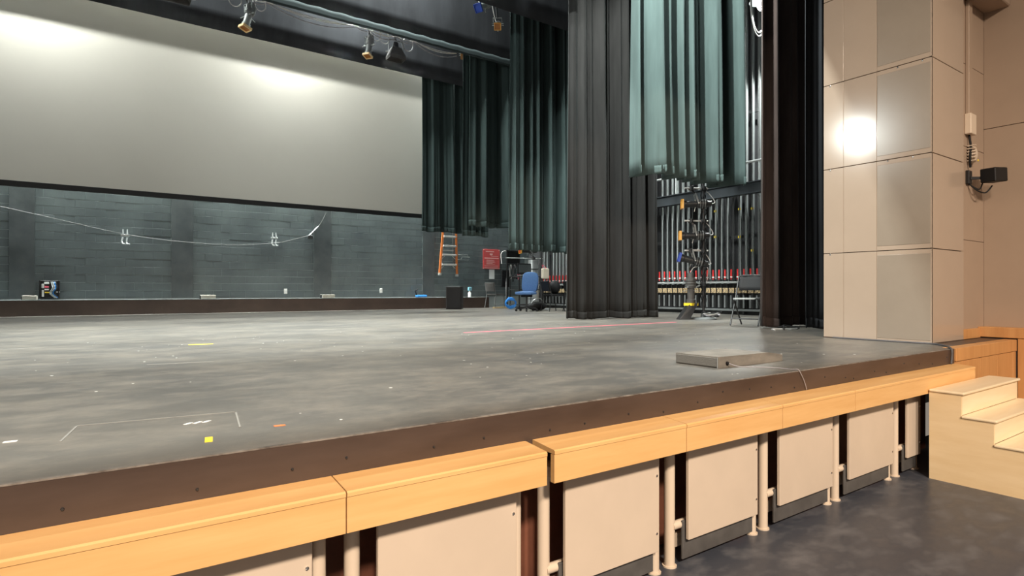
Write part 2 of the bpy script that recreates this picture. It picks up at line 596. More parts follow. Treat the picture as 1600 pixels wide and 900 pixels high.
# wooden front of the side landing
ww = MB().box((6.89, LIP, 0), (8.70, LIP + 0.06, S - 0.01)).build('wall_landing', M['seam'])
struct(ww, 'honey coloured wooden front beside the stage edge', 'wall')
MB().box((6.89, LIP - 0.02, 0.905), (8.70, LIP + 0.1, S + 0.004), 0.004).build('top_rail', M['maple_dark'], ww)
for a, b in ((6.89, 7.56), (7.568, 8.07), (8.078, 8.59), (8.60, 8.70)):
    MB().box((a, LIP - 0.012, 0), (b, LIP + 0.02, 0.90), 0.003).build('board', M['maple_dark'], ww)
lf = MB().box((PX1 - 0.9, LIP + 0.1, S - 0.02), (HWX, RY - 0.012, S + 0.002)).build('floor_landing', M['fascia'])
struct(lf, 'dark landing floor behind the wooden front', 'floor')
wn = MB().box((8.72, -12, 0), (HWX, RY - 0.012, 1.05)).build('wall_wainscot', M['seam'])
struct(wn, 'honey coloured wooden wainscot along the side wall', 'wall')
for ya, yb in ((-6, -3.605), (-3.6, -1.205), (-1.2, 1.195), (1.2, LIP - 0.025)):
    MB().box((8.705, ya, 0.0), (8.73, yb, 1.045), 0.003).build('board', M['maple_dark'], wn)
MB().box((8.70, -6, 1.05), (HWX, RY - 0.012, 1.17), 0.004).build('cap_rail', M['maple_dark'], wn)
MB().box((PX1, RY - 0.04, 1.04), (8.70, RY - 0.012, 1.155), 0.003).build('base_rail', M['maple_dark'], w1)

# ================================================================== PIT RAIL SECTIONS
CF, CB = 2.08, LIP - 0.006
CZT, CZB, CZ1 = 0.866, 0.722, 0.888


def cap_mesh(x0, x1):
    """sloping wooden cap: top board, rounded front edge, groove, front board"""
    prof_top = [(CB, CZ1), (CF + 0.006, CZT + 0.008), (CF, CZT + 0.002), (CF, CZT - 0.012), (CB, CZ1 - 0.03)]
    prof_front = [(CF + 0.003, CZT - 0.014), (CF + 0.003, CZB), (CF + 0.03, CZB), (CF + 0.03, CZT - 0.014)]
    t = MB().prism([(x0, y, z) for y, z in prof_top], (x1 - x0, 0, 0))
    f = MB().prism([(x0, y, z) for y, z in prof_front], (x1 - x0, 0, 0))
    return t, f


secs = [(-1.25, -0.330, 1), (-0.326, 0.714, 1), (0.719, 1.640, 1), (1.683, 2.607, 1), (2.612, 3.550, 1), (3.555, 4.504, 1), (4.509, 6.885, 2)]
lab = ['pit rail section under the stage edge, furthest left, cut by the frame',
       'leftmost long pit rail section with maple cap at the lower left corner',
       'nearest maple capped pit rail section with cream panel cut by the bottom edge',
       'maple capped pit rail section just right of the open gap between caps',
       'third maple capped pit rail section left of the wooden steps',
       'second maple capped pit rail section left of the wooden steps',
       'last pit rail section whose long maple cap runs behind the wooden steps']
for (x0, x1, n), lb in zip(secs, lab):
    t = thing('pit_rail_section', ((x0 + x1) / 2, 2.25, 0), lb, 'pit rail', 'maple capped pit rail sections along the stage')
    a, b = cap_mesh(x0, x1)
    cp = a.build('wood_cap', M['maple'], t)
    b.build('front_board', M['maple'], cp)
    MB().box((x0 + 0.03, CF + 0.06, CZB + 0.005), (x1 - 0.03, CF + 0.2, CZB + 0.05)).build('cap_bracket', M['tube'], t)
    spans = [(max(x0, x1 - 0.95), x1)]
    if n == 2:
        spans = [(x0, x0 + 0.995), (x0 + 1.02, x0 + 1.53)]
    for (p, q) in spans:
        for px in (p + 0.085, q - 0.045):
            post = MB().cyl((px, 2.275, 0.0), (px, 2.275, CZB + 0.01), 0.031, seg=16).build('post', M['tube'], t)
            MB().cyl((px, 2.275, 0.0), (px, 2.275, 0.008), 0.042, seg=16).build('foot_ring', M['tube'], post)
        pn = MB().box((p + 0.165, 2.200, 0.155), (q - 0.085, 2.222, CZB + 0.02), 0.003).build('panel', M['cream'], t)
        MB().box((p + 0.15, 2.232, 0.035), (q - 0.095, 2.246, 0.26), 0.003).build('kick_plate', M['kick'], t)
        MB().cyl((p + 0.085, 2.262, 0.235), (q - 0.045, 2.262, 0.235), 0.025, seg=14).build('cross_tube', M['tube'], t)
        MB().box((p + 0.1, 2.30, 0.08), (q - 0.05, 2.32, 0.16)).build('back_rail', M['tube'], t)
        MB().box((p + 0.08, 2.262, CZB - 0.06), (q - 0.04, 2.29, CZB - 0.005)).build('top_rail', M['tube'], t)
        for zz in (0.26, 0.58):
            MB().lathe((q - 0.085 - 0.02, 2.2, zz), (0, -1, 0), [(0, 0.008), (0.004, 0.007), (0.006, 0.002)], 10).build('screw', M['rivet'], pn)

# ================================================================== PORTABLE STEPS
SX0, SX1 = 5.789, 7.19
st = thing('portable_steps', ((SX0 + SX1) / 2, 1.65, 0), 'pale birch portable steps against the stage front', 'steps')
hs = [0.765, 0.575, 0.385, 0.195]
ys = [2.075, 1.845, 1.63, 1.415, 1.2]
prof = [(ys[0], 0)]
prof.append((ys[0], hs[0] - 0.022))
for i in range(4):
    prof.append((ys[i + 1], hs[i] - 0.022))
    prof.append((ys[i + 1], (hs[i + 1] - 0.022) if i < 3 else 0))
for xs_ in (SX0, SX1 - 0.02):
    MB().prism([(xs_, y, z) for y, z in prof], (0.02, 0, 0)).build('side_panel', M['birch'], st)
for i in range(4):
    MB().box((SX0 - 0.012, ys[i + 1] - 0.022, hs[i] - 0.022), (SX1 + 0.012, ys[i] + (0.0 if i else -0.002), hs[i]), 0.008, 2).build('tread', M['birch_edge'], st)
    zlo = hs[i + 1] if i < 3 else 0.0
    MB().box((SX0 + 0.02, ys[i + 1], zlo), (SX1 - 0.02, ys[i + 1] + 0.018, hs[i] - 0.022)).build('riser', M['birch_edge'], st)

# ================================================================== SCREEN
sc = thing('projection_screen', (3, 16.8, 4.0), 'wide off-white projection screen hanging in front of the block wall', 'screen')
MB().box((-7.5, 16.79, 4.03), (8.45, 16.793, 9.4)).build('screen_cloth', M['screen'], sc)
MB().box((-7.5, 16.775, 3.90), (8.45, 16.815, 4.03), 0.008).build('bottom_batten', M['black'], sc)
# light shield added to cut off the floods (unseen behind the border)
ls = MB().box((-8, 16.1, 8.16), (9.6, 16.13, 9.4)).build('flood_shield', M['velour_dark'])
tag(ls, 'black light shield added unseen above the screen behind the border', 'curtain')


# ================================================================== CURTAINS
def curtain(name, x0, x1, Y, z0, z1, pitch, depth, seed, label, cat='curtain', m=None, hem=0.14, hem_mat=None, group=None,
            flat=0.0, drop=0.0, nz=26, flare=0.25, rib=1.0):
    """pleated cloth; drop lowers the right end of the hem"""
    m = m or M['velour']
    rnd = random.Random(seed)
    ph2 = [rnd.uniform(0, 6.28) for _ in range(8)]
    wob = [rnd.uniform(0.7, 1.3) for _ in range(4)]

    def off(u, v):  # u metres along, v 0 bottom..1 top
        f1 = 2 * PI * u / pitch + 0.7 * math.sin(u * 2.7 * wob[0] + ph2[0]) + 0.4 * math.sin(u * 6.1 * wob[1] + ph2[1])
        a1 = 0.62 + 0.38 * math.sin(u * 1.9 * wob[2] + ph2[2])
        s1 = math.sin(f1)
        s1 = math.copysign(abs(s1) ** 0.75, s1)
        d = 0.5 * a1 * s1
        f2 = 2 * PI * u / (pitch * 0.46) + ph2[3] + 0.8 * math.sin(u * 4.3 + ph2[4])
        d += 0.13 * rib * math.sin(f2) * (0.75 + 0.5 * (1 - v))
        f3 = 2 * PI * u / (pitch * 0.21) + ph2[5] + 0.5 * v
        d += 0.06 * rib * math.sin(f3) * (0.3 + 1.0 * (1 - v) ** 2)
        d *= 1 + flare * (1 - v)
        return depth * (d - 0.5) * (1 - flat)

    n = max(24, int((x1 - x0) / (0.014 if hem and not hem_mat else 0.05)))

    def sheet(za_f, zb_f, push, rows):
        bm = MB()
        bm.smooth = True
        grid = []
        for j in range(rows + 1):
            v = j / rows
            row = []
            for i in range(n + 1):
                u = (x1 - x0) * i / n
                za, zb = za_f(u), zb_f(u)
                z = za + (zb - za) * v
                vv = (z - z0) / (z1 - z0)
                sway = 0.02 * math.sin(5 * vv + ph2[2] + u * 1.5) * (1 - vv)
                row.append(bm.bm.verts.new((x0 + u + sway, Y + off(u, min(max(vv, 0), 1)) - push, z)))
            grid.append(row)
        for j in range(rows):
            for i in range(n):
                bm.bm.faces.new((grid[j][i], grid[j][i + 1], grid[j + 1][i + 1], grid[j + 1][i]))
        return bm

    def zbot(u):
        return z0 + (0.0 if depth < 0.05 else 1.0) * (0.012 * math.sin(u * 7 + ph2[3]) + 0.008 * math.sin(u * 17)) - drop * u / (x1 - x0)

    t = thing(name, ((x0 + x1) / 2, Y, z0), label, cat, group)
    cl = sheet(zbot, lambda u: z1, 0.0, nz).build('cloth', m, t)
    mod = cl.modifiers.new('thickness', 'SOLIDIFY')
    mod.thickness = 0.008
    if hem:
        h = sheet(lambda u: zbot(u) - 0.004, lambda u: zbot(u) + hem + 0.008 * math.sin(u * 13), 0.010, 3).build('hem', hem_mat or m, cl)
        mod = h.modifiers.new('thickness', 'SOLIDIFY')
        mod.thickness = 0.004
    return t


LEGS = 'black leg curtains on the right side of the stage'
curtain('leg_curtain', 7.50, 9.30, 15.4, 3.34, 10, 0.52, 0.10, 11, 'short dark leg curtain beside the right edge of the screen', group=LEGS)
curtain('leg_curtain', 7.52, 8.95, 12.8, 3.24, 10, 0.62, 0.24, 12, 'short teal-lit leg curtain with a bunched hem left of the pleated one', group=LEGS)
curtain('leg_curtain', 7.54, 8.28, 13.12, 3.03, 10, 0.4, 0.12, 13, 'narrow leg curtain peeking out below the bunched hem', group=LEGS)
curtain('leg_curtain', 7.40, 9.9, 10.85, 2.52, 11, 0.40, 0.30, 14, 'deeply pleated leg curtain raised above the blue office chair', group=LEGS)
curtain('leg_curtain', 7.46, 9.98, 8.9, S + 0.02, 11, 0.50, 0.28, 15, 'full length shaded black leg curtain reaching the stage floor at centre right', group=LEGS, m=M['velour_shaded'])
curtain('leg_curtain', 7.62, 10.2, 7.3, 3.66, 11, 0.66, 0.50, 31, 'wide brightly lit teal pleated curtain hanging high in front of the full length leg', group=LEGS, m=M['velour_lit'], rib=1.5)
curtain('leg_curtain', 8.25, 9.6, 5.25, S + 0.02, 11, 0.42, 0.16, 17, 'dark brown full length leg curtain beside the black folding chair', m=M['velour_main'], group=LEGS)
curtain('leg_curtain', 8.42, 10.2, 4.6, S + 0.02, 11, 0.45, 0.10, 18, 'black drape hanging right behind the beige pier', m=M['velour_dark'], group=LEGS)
BORD = 'black border curtains across the top of the stage'
curtain('border_curtain', -8.5, 8.1, 4.2, 5.75, 10.5, 1.4, 0.006, 24, 'unseen black curtain added behind the proscenium to block lamp spill', m=M['velour_dark'], hem=0.0, group=BORD, nz=6)  # out-of-view blocker added to keep stage lamps off the pit rail
curtain('border_curtain', -8.5, 7.3, 8.4, 7.35, 10.5, 1.4, 0.006, 25, 'unseen black border added between the front legs to block lamp spill', m=M['velour_dark'], hem=0.0, group=BORD, nz=6)  # added out of view to hold the work lights back from the house
curtain('border_curtain', -8.5, 9.35, 15.0, 7.64, 10.5, 1.4, 0.006, 21, 'black border curtain directly above the projection screen', m=M['velour_dark'], hem=0.0, group=BORD, nz=6)
curtain('border_curtain', -8.5, 9.3, 12.45, 7.41, 10.5, 1.4, 0.006, 22, 'black border curtain with a grey hem above the long lighting cables', m=M['velour_dark'], hem=0.17, hem_mat=M['velour_hem'], group=BORD, nz=6)
curtain('border_curtain', -8.5, 9.9, 10.35, 7.60, 10.5, 1.4, 0.006, 23, 'black border curtain nearest the audience at the top edge', m=M['velour_dark'], hem=0.0, group=BORD, nz=6)


# ================================================================== STAGE LIGHTS
def spotlight(clamp, center, direction, label, frame_mat, gel_mat, body_mat=None, scale=1.0, group='theatre spotlights hung over the stage', cat='spotlight', tail=True):
    """ellipsoidal spotlight: lamp housing, lens barrel, gel frame, yoke, clamp, shutter handles"""
    body_mat = body_mat or M['black']
    c = Vector(center)
    d = Vector(direction).normalized()
    cl = Vector(clamp)
    side = d.cross(Vector((0, 0, 1)))
    if side.length < 0.1:
        side = Vector((1, 0, 0))
    side.normalize()
    upv = side.cross(d)
    s = scale
    t = thing('stage_spotlight', cl, label, cat, group)
    hous = MB().lathe(c - d * 0.34 * s, d, [(0, 0.035 * s), (0.015 * s, 0.06 * s), (0.10 * s, 0.07 * s), (0.12 * s, 0.095 * s), (0.27 * s, 0.10 * s), (0.30 * s, 0.085 * s)], 16).build('lamp_housing', body_mat, t)
    for k in range(3):
        MB().lathe(c - d * (0.20 - 0.05 * k) * s, d, [(0, 0.105 * s), (0.012 * s, 0.105 * s)], 16).build('cooling_ring', M['grey_metal'], hous)
    bar = MB().lathe(c - d * 0.05 * s, d, [(0, 0.07 * s), (0.22 * s, 0.07 * s), (0.23 * s, 0.085 * s), (0.30 * s, 0.085 * s)], 16).build('lens_barrel', body_mat, t)
    MB().lathe(c + d * 0.245 * s, d, [(0, 0.075 * s), (0.01 * s, 0.07 * s)], 16).build('lens', gel_mat, bar)
    # gel frame: four strips forming a square frame holder
    gf = MB()
    o = c + d * 0.27 * s
    w = 0.092 * s
    for q in range(4):
        a = (side, upv, -side, -upv)[q]
        b = (upv, -side, -upv, side)[q]
        gf.bar(o + a * w - b * w, o + a * w + b * w, 0.05 * s, 0.014 * s, up=a)
    fr = gf.build('gel_frame', frame_mat, t)
    MB().prism([o + side * w + upv * w, o - side * w + upv * w, o - side * w - upv * w, o + side * w - upv * w], d * 0.004).build('gel', gel_mat, fr)
    # yoke
    yk = MB()
    p1 = c - d * 0.05 * s + side * 0.125 * s
    p2 = c - d * 0.05 * s - side * 0.125 * s
    up = (cl - c)
    if up.length > 1e-3:
        up = up.normalized()
    t1 = p1 + up * 0.22 * s
    t2 = p2 + up * 0.22 * s
    yk.bar(p1, t1, 0.03 * s, 0.008 * s, up=side)
    yk.bar(p2, t2, 0.03 * s, 0.008 * s, up=side)
    yk.bar(t1, t2, 0.03 * s, 0.008 * s, up=d)
    yk.build('yoke', M['grey_metal'], t)
    k = MB().bar((t1 + t2) / 2, cl, 0.035 * s, 0.035 * s)
    k.box(cl - Vector((0.03, 0.045, 0.04)), cl + Vector((0.03, 0.045, 0.04)), 0.006)
    k.build('pipe_clamp', M['dark_steel'], t)
    for sg in (-1, 1):
        MB().cyl(c - d * 0.05 * s + side * sg * 0.10 * s, c - d * 0.05 * s + side * sg * 0.165 * s, 0.012 * s, seg=8).build('tilt_knob', M['steel'], t)
        MB().bar(c + side * sg * 0.07 * s + upv * 0.04 * s, c + d * 0.03 * s + side * sg * 0.17 * s + upv * 0.06 * s, 0.02 * s, 0.006 * s).build('shutter_handle', M['steel'], t)
    MB().bar(c + upv * -0.07 * s, c - upv * 0.16 * s + d * 0.02 * s, 0.02 * s, 0.006 * s).build('shutter_handle', M['steel'], t)
    if tail:
        MB().tube(smooth_path([c - d * 0.34 * s, c - d * 0.42 * s + up * 0.06 * s + side * 0.05, c - d * 0.3 * s + up * 0.3 * s + side * 0.1 * s, cl + side * 0.1 + Vector((0, 0, 0.02))], 6), 0.008, 6).build('power_lead', M['white_cable'], t)
    return t


def flood(clamp, center, label, w=0.34, group='theatre spotlights hung over the stage'):
    """box flood with a downward hood"""
    cl, c = Vector(clamp), Vector(center)
    t = thing('flood_light', cl, label, 'flood light', group)
    b = MB()
    top = [(-w * 0.32, -0.10, 0.16), (w * 0.32, -0.10, 0.16), (w * 0.32, 0.10, 0.16), (-w * 0.32, 0.10, 0.16)]
    bot = [(-w * 0.6, -0.17, -0.06), (w * 0.6, -0.17, -0.06), (w * 0.6, 0.13, -0.06), (-w * 0.6, 0.13, -0.06)]
    lip = [(-w * 0.6, -0.17, -0.14), (w * 0.6, -0.17, -0.14), (w * 0.6, 0.13, -0.14), (-w * 0.6, 0.13, -0.14)]
    rings = [[b.bm.verts.new(c + Vector(p)) for p in r] for r in (top, bot, lip)]
    b.bm.faces.new(rings[0])
    for a, q in zip(rings, rings[1:]):
        for k in range(4):
            b.bm.faces.new((a[k], a[(k + 1) % 4], q[(k + 1) % 4], q[k]))
    h = b.build('hood', M['kick'], t)
    md = h.modifiers.new('thickness', 'SOLIDIFY')
    md.thickness = 0.006
    MB().cyl(c + Vector((0, 0, 0.15)), c + Vector((0, 0, 0.30)), 0.085, 0.06).build('lamp_housing', M['black'], t)
    y = MB()
    y.bar(c + Vector((-w * 0.62, -0.02, 0.0)), c + Vector((-w * 0.5, -0.02, 0.34)), 0.03, 0.008, up=(1, 0, 0))
    y.bar(c + Vector((w * 0.62, -0.02, 0.0)), c + Vector((w * 0.5, -0.02, 0.34)), 0.03, 0.008, up=(1, 0, 0))
    y.bar(c + Vector((-w * 0.5, -0.02, 0.34)), c + Vector((w * 0.5, -0.02, 0.34)), 0.03, 0.008)
    y.build('yoke', M['grey_metal'], t)
    for sg in (-1, 1):
        MB().cyl(c + Vector((sg * w * 0.6, -0.02, 0.02)), c + Vector((sg * (w * 0.6 + 0.06), -0.02, 0.02)), 0.02, seg=8).build('tilt_knob', M['steel'], t)
    MB().box(cl - Vector((0.03, 0.045, 0.05)), cl + Vector((0.03, 0.045, 0.04)), 0.006).bar(c + Vector((0, -0.02, 0.34)), cl, 0.03, 0.03).build('pipe_clamp', M['dark_steel'], t)
    return t


def batten(Y, z, x0, x1, label):
    t = thing('lighting_batten', ((x0 + x1) / 2, Y, z), label, 'batten')
    MB().cyl((x0, Y, z), (x1, Y, z), 0.024, seg=12).build('pipe', M['dark_steel'], t)
    for hx in range(int(x0) + 1, int(x1), 3):
        MB().cyl((hx, Y, z), (hx, Y, 12.9), 0.006, seg=6).build('hanging_cable', M['dark_steel'], t)
    return t


B1Y, B1Z = 13.6, 8.0
batten(B1Y, B1Z, -8, 8.9, 'lighting pipe behind the grey-hemmed border carrying the floods and cables')
spotlight((2.48, B1Y, B1Z), (2.52, B1Y - 0.05, 7.50), (-0.25, -0.1, -0.95), 'grey spotlight with a pale amber frame pointing down, left of the others', M['pale_amber'], M['amber_inner'], M['grey_metal'], 1.05)
spotlight((5.22, B1Y, B1Z), (5.22, B1Y - 0.05, 7.50), (-0.2, -0.15, -0.95), 'spotlight with a pale amber frame pointing down beside the black hooded flood', M['pale_amber'], M['amber_inner'], M['grey_metal'], 0.95)
flood((5.88, B1Y, B1Z), (5.90, B1Y - 0.05, 7.46), 'black hooded flood light above the right part of the screen')
flood((1.12, B1Y, B1Z), (1.12, B1Y - 0.05, 7.60), 'dark hooded flood light at the top edge above the screen centre', 0.5)
spotlight((7.85, B1Y, B1Z), (7.82, B1Y - 0.12, 7.86), (-0.5, -0.75, -0.45), 'small spotlight with a yellow frame where the cables end', M['amber'], M['amber_inner'], None, 0.8)
B2Y, B2Z = 11.3, 8.25
batten(B2Y, B2Z, -8, 8.9, 'lighting pipe behind the nearest border')
spotlight((5.60, B2Y, B2Z), (5.52, B2Y - 0.1, 8.08), (-0.45, -0.7, -0.55), 'spotlight with an amber frame at the top edge over the centre', M['amber'], M['amber_inner'], None, 1.05)
spotlight((7.0, B2Y, B2Z), (6.98, B2Y - 0.15, 8.02), (-0.75, -0.3, -0.55), 'spotlight with a blue gel near the top of the pleated leg', M['bluegel'], M['bluegel'], M['grey_metal'], 0.95)
spotlight((7.40, B2Y, B2Z), (7.42, B2Y - 0.05, 7.72), (-0.5, -0.7, -0.5), 'small amber framed spotlight half hidden by the pleated leg', M['amber'], M['amber_inner'], None, 0.8)
spotlight((4.75, B2Y, B2Z), (4.70, B2Y - 0.1, 8.20), (-0.45, -0.5, -0.7), 'spotlight with a pale frame barely showing at the top edge', M['pale_amber'], M['amber_inner'], M['grey_metal'], 0.9)

# cables clipped along the front pipe
rc = random.Random(3)
cab_lab = ['white cable sagging along the lighting pipe, lowest strand', 'white cable tied close under the lighting pipe', 'grey cable strung along the lighting pipe']
for j in range(3):
    pts = []
    stops = [0.4, 1.1, 2.45, 2.9, 4.9, 5.2, 5.95, 6.4, 7.75]
    for a, b in zip(stops, stops[1:]):
        sg = (0.10, 0.05, 0.15)[j] * min(1.2, (b - a)) + 0.01
        pts += catenary((a, B1Y - 0.04 - 0.02 * j, B1Z - 0.06 - 0.03 * j), (b, B1Y - 0.04 - 0.02 * j, B1Z - 0.06 - 0.03 * j), sg, 10)[:-1]
    tag(MB().tube(pts, 0.011, 6).build('lighting_cable', (M['white_cable'], M['white_cable'], M['grey_cable'])[j]), cab_lab[j], 'cable', 'cables along the lighting pipe')
loops = [(2.25, 0.16), (2.75, 0.14), (5.38, 0.14), (5.60, 0.15), (6.22, 0.17), (1.45, 0.20)]
for i, (lx, lr) in enumerate(loops):
    pts = [(lx + lr * 0.8 * math.sin(2 * PI * k / 20), B1Y - 0.08, B1Z - 0.05 - lr + lr * math.cos(2 * PI * k / 20)) for k in range(20)]
    tag(MB().tube(pts, 0.010, 6, closed=True).build('cable_loop', M['white_cable']),
        ['coiled cable loop just left of the leftmost amber spotlight', 'coiled cable loop just right of the leftmost amber spotlight', 'coiled cable loop left of the hooded flood', 'coiled cable loop touching the hooded flood', 'round cable loop to the right of the hooded flood', 'cable loop beside the dark flood at the top edge'][i], 'cable', 'cable loops on the lighting pipe')

# the lit wing lamp behind the dark leg
wlz = Vector((11.55, 7.26, 7.75))
t = thing('wing_work_light', wlz + Vector((0, 0, 0.35)), 'bright work light with a wire hoop glowing beside the dark leg curtain', 'work light')
MB().lathe(wlz + Vector((0, 0, 0.22)), (0, 0, -1), [(0, 0.05), (0.05, 0.14), (0.16, 0.24)], 20, cap=False).build('reflector', M['grey_metal'], t)
MB().ellipsoid(wlz + Vector((0, 0, 0.0)), (0.08, 0.08, 0.13)).build('bulb', M['lamp'], t)
MB().cyl(wlz + Vector((0, 0, 0.2)), wlz + Vector((0, 0, 5.9)), 0.012, seg=6).build('hanging_cable', M['dark_steel'], t)
for j, rr in enumerate((0.50, 0.56)):
    pts = [wlz + Vector((-0.1 + rr * 0.5 * math.sin(a), 0, -0.2 + 1.25 * rr * math.cos(a) + 0.2)) for a in [2 * PI * k / 32 for k in range(32)]]
    MB().tube(pts, 0.012, 6, closed=True).build('cable_hoop', M['white_cable'], t)
add_light('wing_lamp_light', 'SPOT', wlz + Vector((0, 0, -0.14)), wlz + Vector((0, 0, -2)), 2000, COOL, 0.1, 118, 0.25)

# ================================================================== COUNTERWEIGHT WALL
CX = 12.5
FY0, FY1 = 6.6, 16.5
cr = thing('counterweight_rail', (CX, 11.5, S), 'long pale steel locking rail of the counterweight system', 'rail')
MB().box((CX - 0.05, FY0, 1.795), (CX + 0.09, FY1, 1.84), 0.005).build('top_rail', M['steel'], cr)
MB().box((CX - 0.02, FY0, 1.12), (CX + 0.06, FY1, 1.17), 0.004).build('bottom_rail', M['grey_metal'], cr)
MB().box((CX + 0.10, FY0, S), (CX + 0.13, FY1, 1.78)).build('back_plate', M['black'], cr)
yy = FY0
while yy < FY1:
    MB().box((CX, yy, S), (CX + 0.06, yy + 0.05, 1.80)).build('upright', M['dark_steel'], cr)
    yy += 1.7
bmv = MB().box((CX - 0.12, FY0 - 1, 3.90), (CX - 0.02, FY1, 4.15), 0.004).build('steel_beam', M['beam'])
struct(bmv, 'blue-black steel beam crossing the counterweight guides', 'beam')
MB().box((CX - 0.17, FY0 - 1, 3.89), (CX + 0.03, FY1, 3.91)).build('flange', M['beam'], bmv)
MB().box((CX - 0.17, FY0 - 1, 4.14), (CX + 0.03, FY1, 4.16)).build('flange', M['beam'], bmv)
hr = MB().cyl((CX - 0.15, FY0 - 1, 4.62), (CX - 0.15, FY1, 4.62), 0.03, seg=10).build('pipe_rail', M['steel'])
tag(hr, 'steel pipe rail running above the blue-black beam', 'rail')
for k in range(9):
    MB().cyl((CX - 0.15, FY0 + k * 1.2, 4.16), (CX - 0.15, FY0 + k * 1.2, 4.62), 0.018, seg=8).build('stanchion', M['steel'], hr)
# guides fixed to the wall: each its own part
gm1 = MB().box((-0.03, -0.021, 0), (0.03, 0.021, 7.6)).mesh('guide_track', M['track'])
gm2 = MB().box((-0.02, -0.012, 0), (0.02, 0.012, 7.6)).mesh('guide_track', M['track'])
yk = FY0 + 0.05
wro = wloc(wr)
i = 0
while yk < FY1:
    for (me, dy, dx) in (((gm1, 0, 0.22), (gm2, 0.06, 0.28)) if i % 3 else ((gm1, 0, 0.22),)):
        if i % 7 == 5:
            continue
        o = bpy.data.objects.new('guide_track', me)
        col.objects.link(o)
        o.parent = wr
        o.location = Vector((CX + dx, yk + dy, 1.30)) - wro
    i += 1
    yk += 0.172
for z in (2.9, 5.9):
    MB().box((CX + 0.3, FY0, z), (CX + 0.34, FY1, z + 0.08)).build('wall_bracket', M['dark_steel'], wr)
# rope locks
proto = None
yk = FY0 + 0.13
while yk < FY1:
    if proto is None:
        proto = MB().box((CX - 0.04, yk - 0.022, 1.84), (CX + 0.07, yk + 0.022, 1.905), 0.006).build('rope_lock', M['dark_steel'], cr)
        MB().box((CX - 0.045, yk - 0.016, 1.88), (CX - 0.015, yk + 0.016, 2.13), 0.006).build('handle', M['red'], proto)
        MB().lathe((CX - 0.03, yk, 1.93), (0, 0, 1), [(0, 0.026), (0.03, 0.026)], 10).build('ring', M['white'], proto)
        MB().cyl((CX + 0.05, yk, 1.20), (CX + 0.05, yk, 9), 0.009, seg=6).build('hand_rope', M['rope_dark'], proto)
        MB().cyl((CX + 0.10, yk + 0.04, 1.20), (CX + 0.10, yk + 0.04, 9), 0.009, seg=6).build('hand_rope', M['rope_dark'], proto)
        MB().box((CX - 0.03, yk - 0.068, 1.555), (CX - 0.012, yk + 0.068, 1.68), 0.003).build('tag_board', M['tan'], proto)
        MB().cyl((CX - 0.04, yk, 1.20), (CX - 0.04, yk, 1.50), 0.022, 0.02, seg=8).build('tension_rod', M['grey_metal'], proto)
        MB().tube([(CX - 0.055, yk + 0.045 * math.sin(a), 1.62 + 0.05 * math.cos(a)) for a in [2 * PI * k / 12 for k in range(12)]], 0.006, 5, closed=True).build('safety_loop', M['rope_dark'], proto)
        y_first = yk
    else:
        c = proto.copy()
        col.objects.link(c)
        c.location = proto.location + Vector((0, yk - y_first, 0))
        for ch in proto.children:
            d = ch.copy()
            col.objects.link(d)
            d.parent = c
    yk += 0.172
# notes fixed on the guides
for (yy_, zz, w, h, mm, lb) in ((14.75, 2.72, 0.26, 0.16, 'paper', 'white notice taped to the guides above the red handles'), (14.42, 2.70, 0.2, 0.16, 'blue', 'small blue card taped to the guides at the edge of the leg')):
    tag(MB().box((CX + 0.16, yy_ - w / 2, zz), (CX + 0.175, yy_ + w / 2, zz + h)).build('notice', M[mm]), lb, 'notice')
k = 0
for (yy_, zz) in ((8.15, 3.55), (8.15, 2.55), (9.2, 3.6), (9.2, 2.95), (8.5, 3.58), (8.5, 2.9)):
    yt = FY0 + 0.05 + 0.172 * round((yy_ - FY0 - 0.05) / 0.172)
    MB().box((CX + 0.17, yt - 0.03, zz), (CX + 0.19, yt + 0.03, zz + 0.05)).build('yellow_marker', M['yellow'], wr)


# ================================================================== LIGHTING BOOMS
def boom(x, y, ztop, label):
    t = thing('lighting_boom', (x, y, S), label, 'light stand')
    MB().lathe((x, y, S), (0, 0, 1), [(0, 0.26), (0.02, 0.26), (0.04, 0.22), (0.05, 0.06), (0.12, 0.045)], 28).build('round_base', M['grey_metal'], t)
    MB().cyl((x, y, S + 0.05), (x, y, ztop), 0.026, seg=12).build('pole', M['dark_steel'], t)
    return t


bx_, by_ = 9.92, 7.50
tb = boom(bx_, by_, 3.95, 'tall lighting boom on a round base in front of the counterweight rail')
for z in (3.68, 3.02, 2.42):
    arm = MB().cyl((bx_ + 0.10, by_ - 0.03, z), (bx_ - 0.33, by_ + 0.20, z), 0.017, seg=10).build('cross_arm', M['white_cable'], tb)
    MB().box((bx_ - 0.04, by_ - 0.05, z - 0.04), (bx_ + 0.04, by_ + 0.05, z + 0.04), 0.006).build('arm_clamp', M['dark_steel'], arm)
BG = 'spotlights clamped to the tall lighting boom'
left = (-0.72, 0.69, 0.0)
spotlight((bx_ - 0.22, by_ + 0.14, 3.68), (bx_ - 0.14, by_ + 0.09, 3.36), left, 'top boom spotlight with an amber frame', M['amber'], M['amber_inner'], None, 0.95, BG)
spotlight((bx_ - 0.22, by_ + 0.14, 3.02), (bx_ - 0.18, by_ + 0.11, 2.72), left, 'second boom spotlight with a red gel in an amber frame', M['amber'], M['redgel'], None, 0.95, BG)
spotlight((bx_ - 0.24, by_ + 0.15, 2.42), (bx_ - 0.20, by_ + 0.12, 2.22), (-0.70, 0.66, 0.25), 'third boom spotlight with a blue gel tilted up', M['bluegel'], M['bluegel'], None, 0.95, BG)
spotlight((bx_ - 0.02, by_ - 0.01, 1.74), (bx_ - 0.24, by_ + 0.12, 1.62), (0.02, 0.0, -1), 'lowest boom spotlight pointing straight down with a yellow frame', M['yellow'], M['amber_inner'], M['kick'], 1.05, BG)
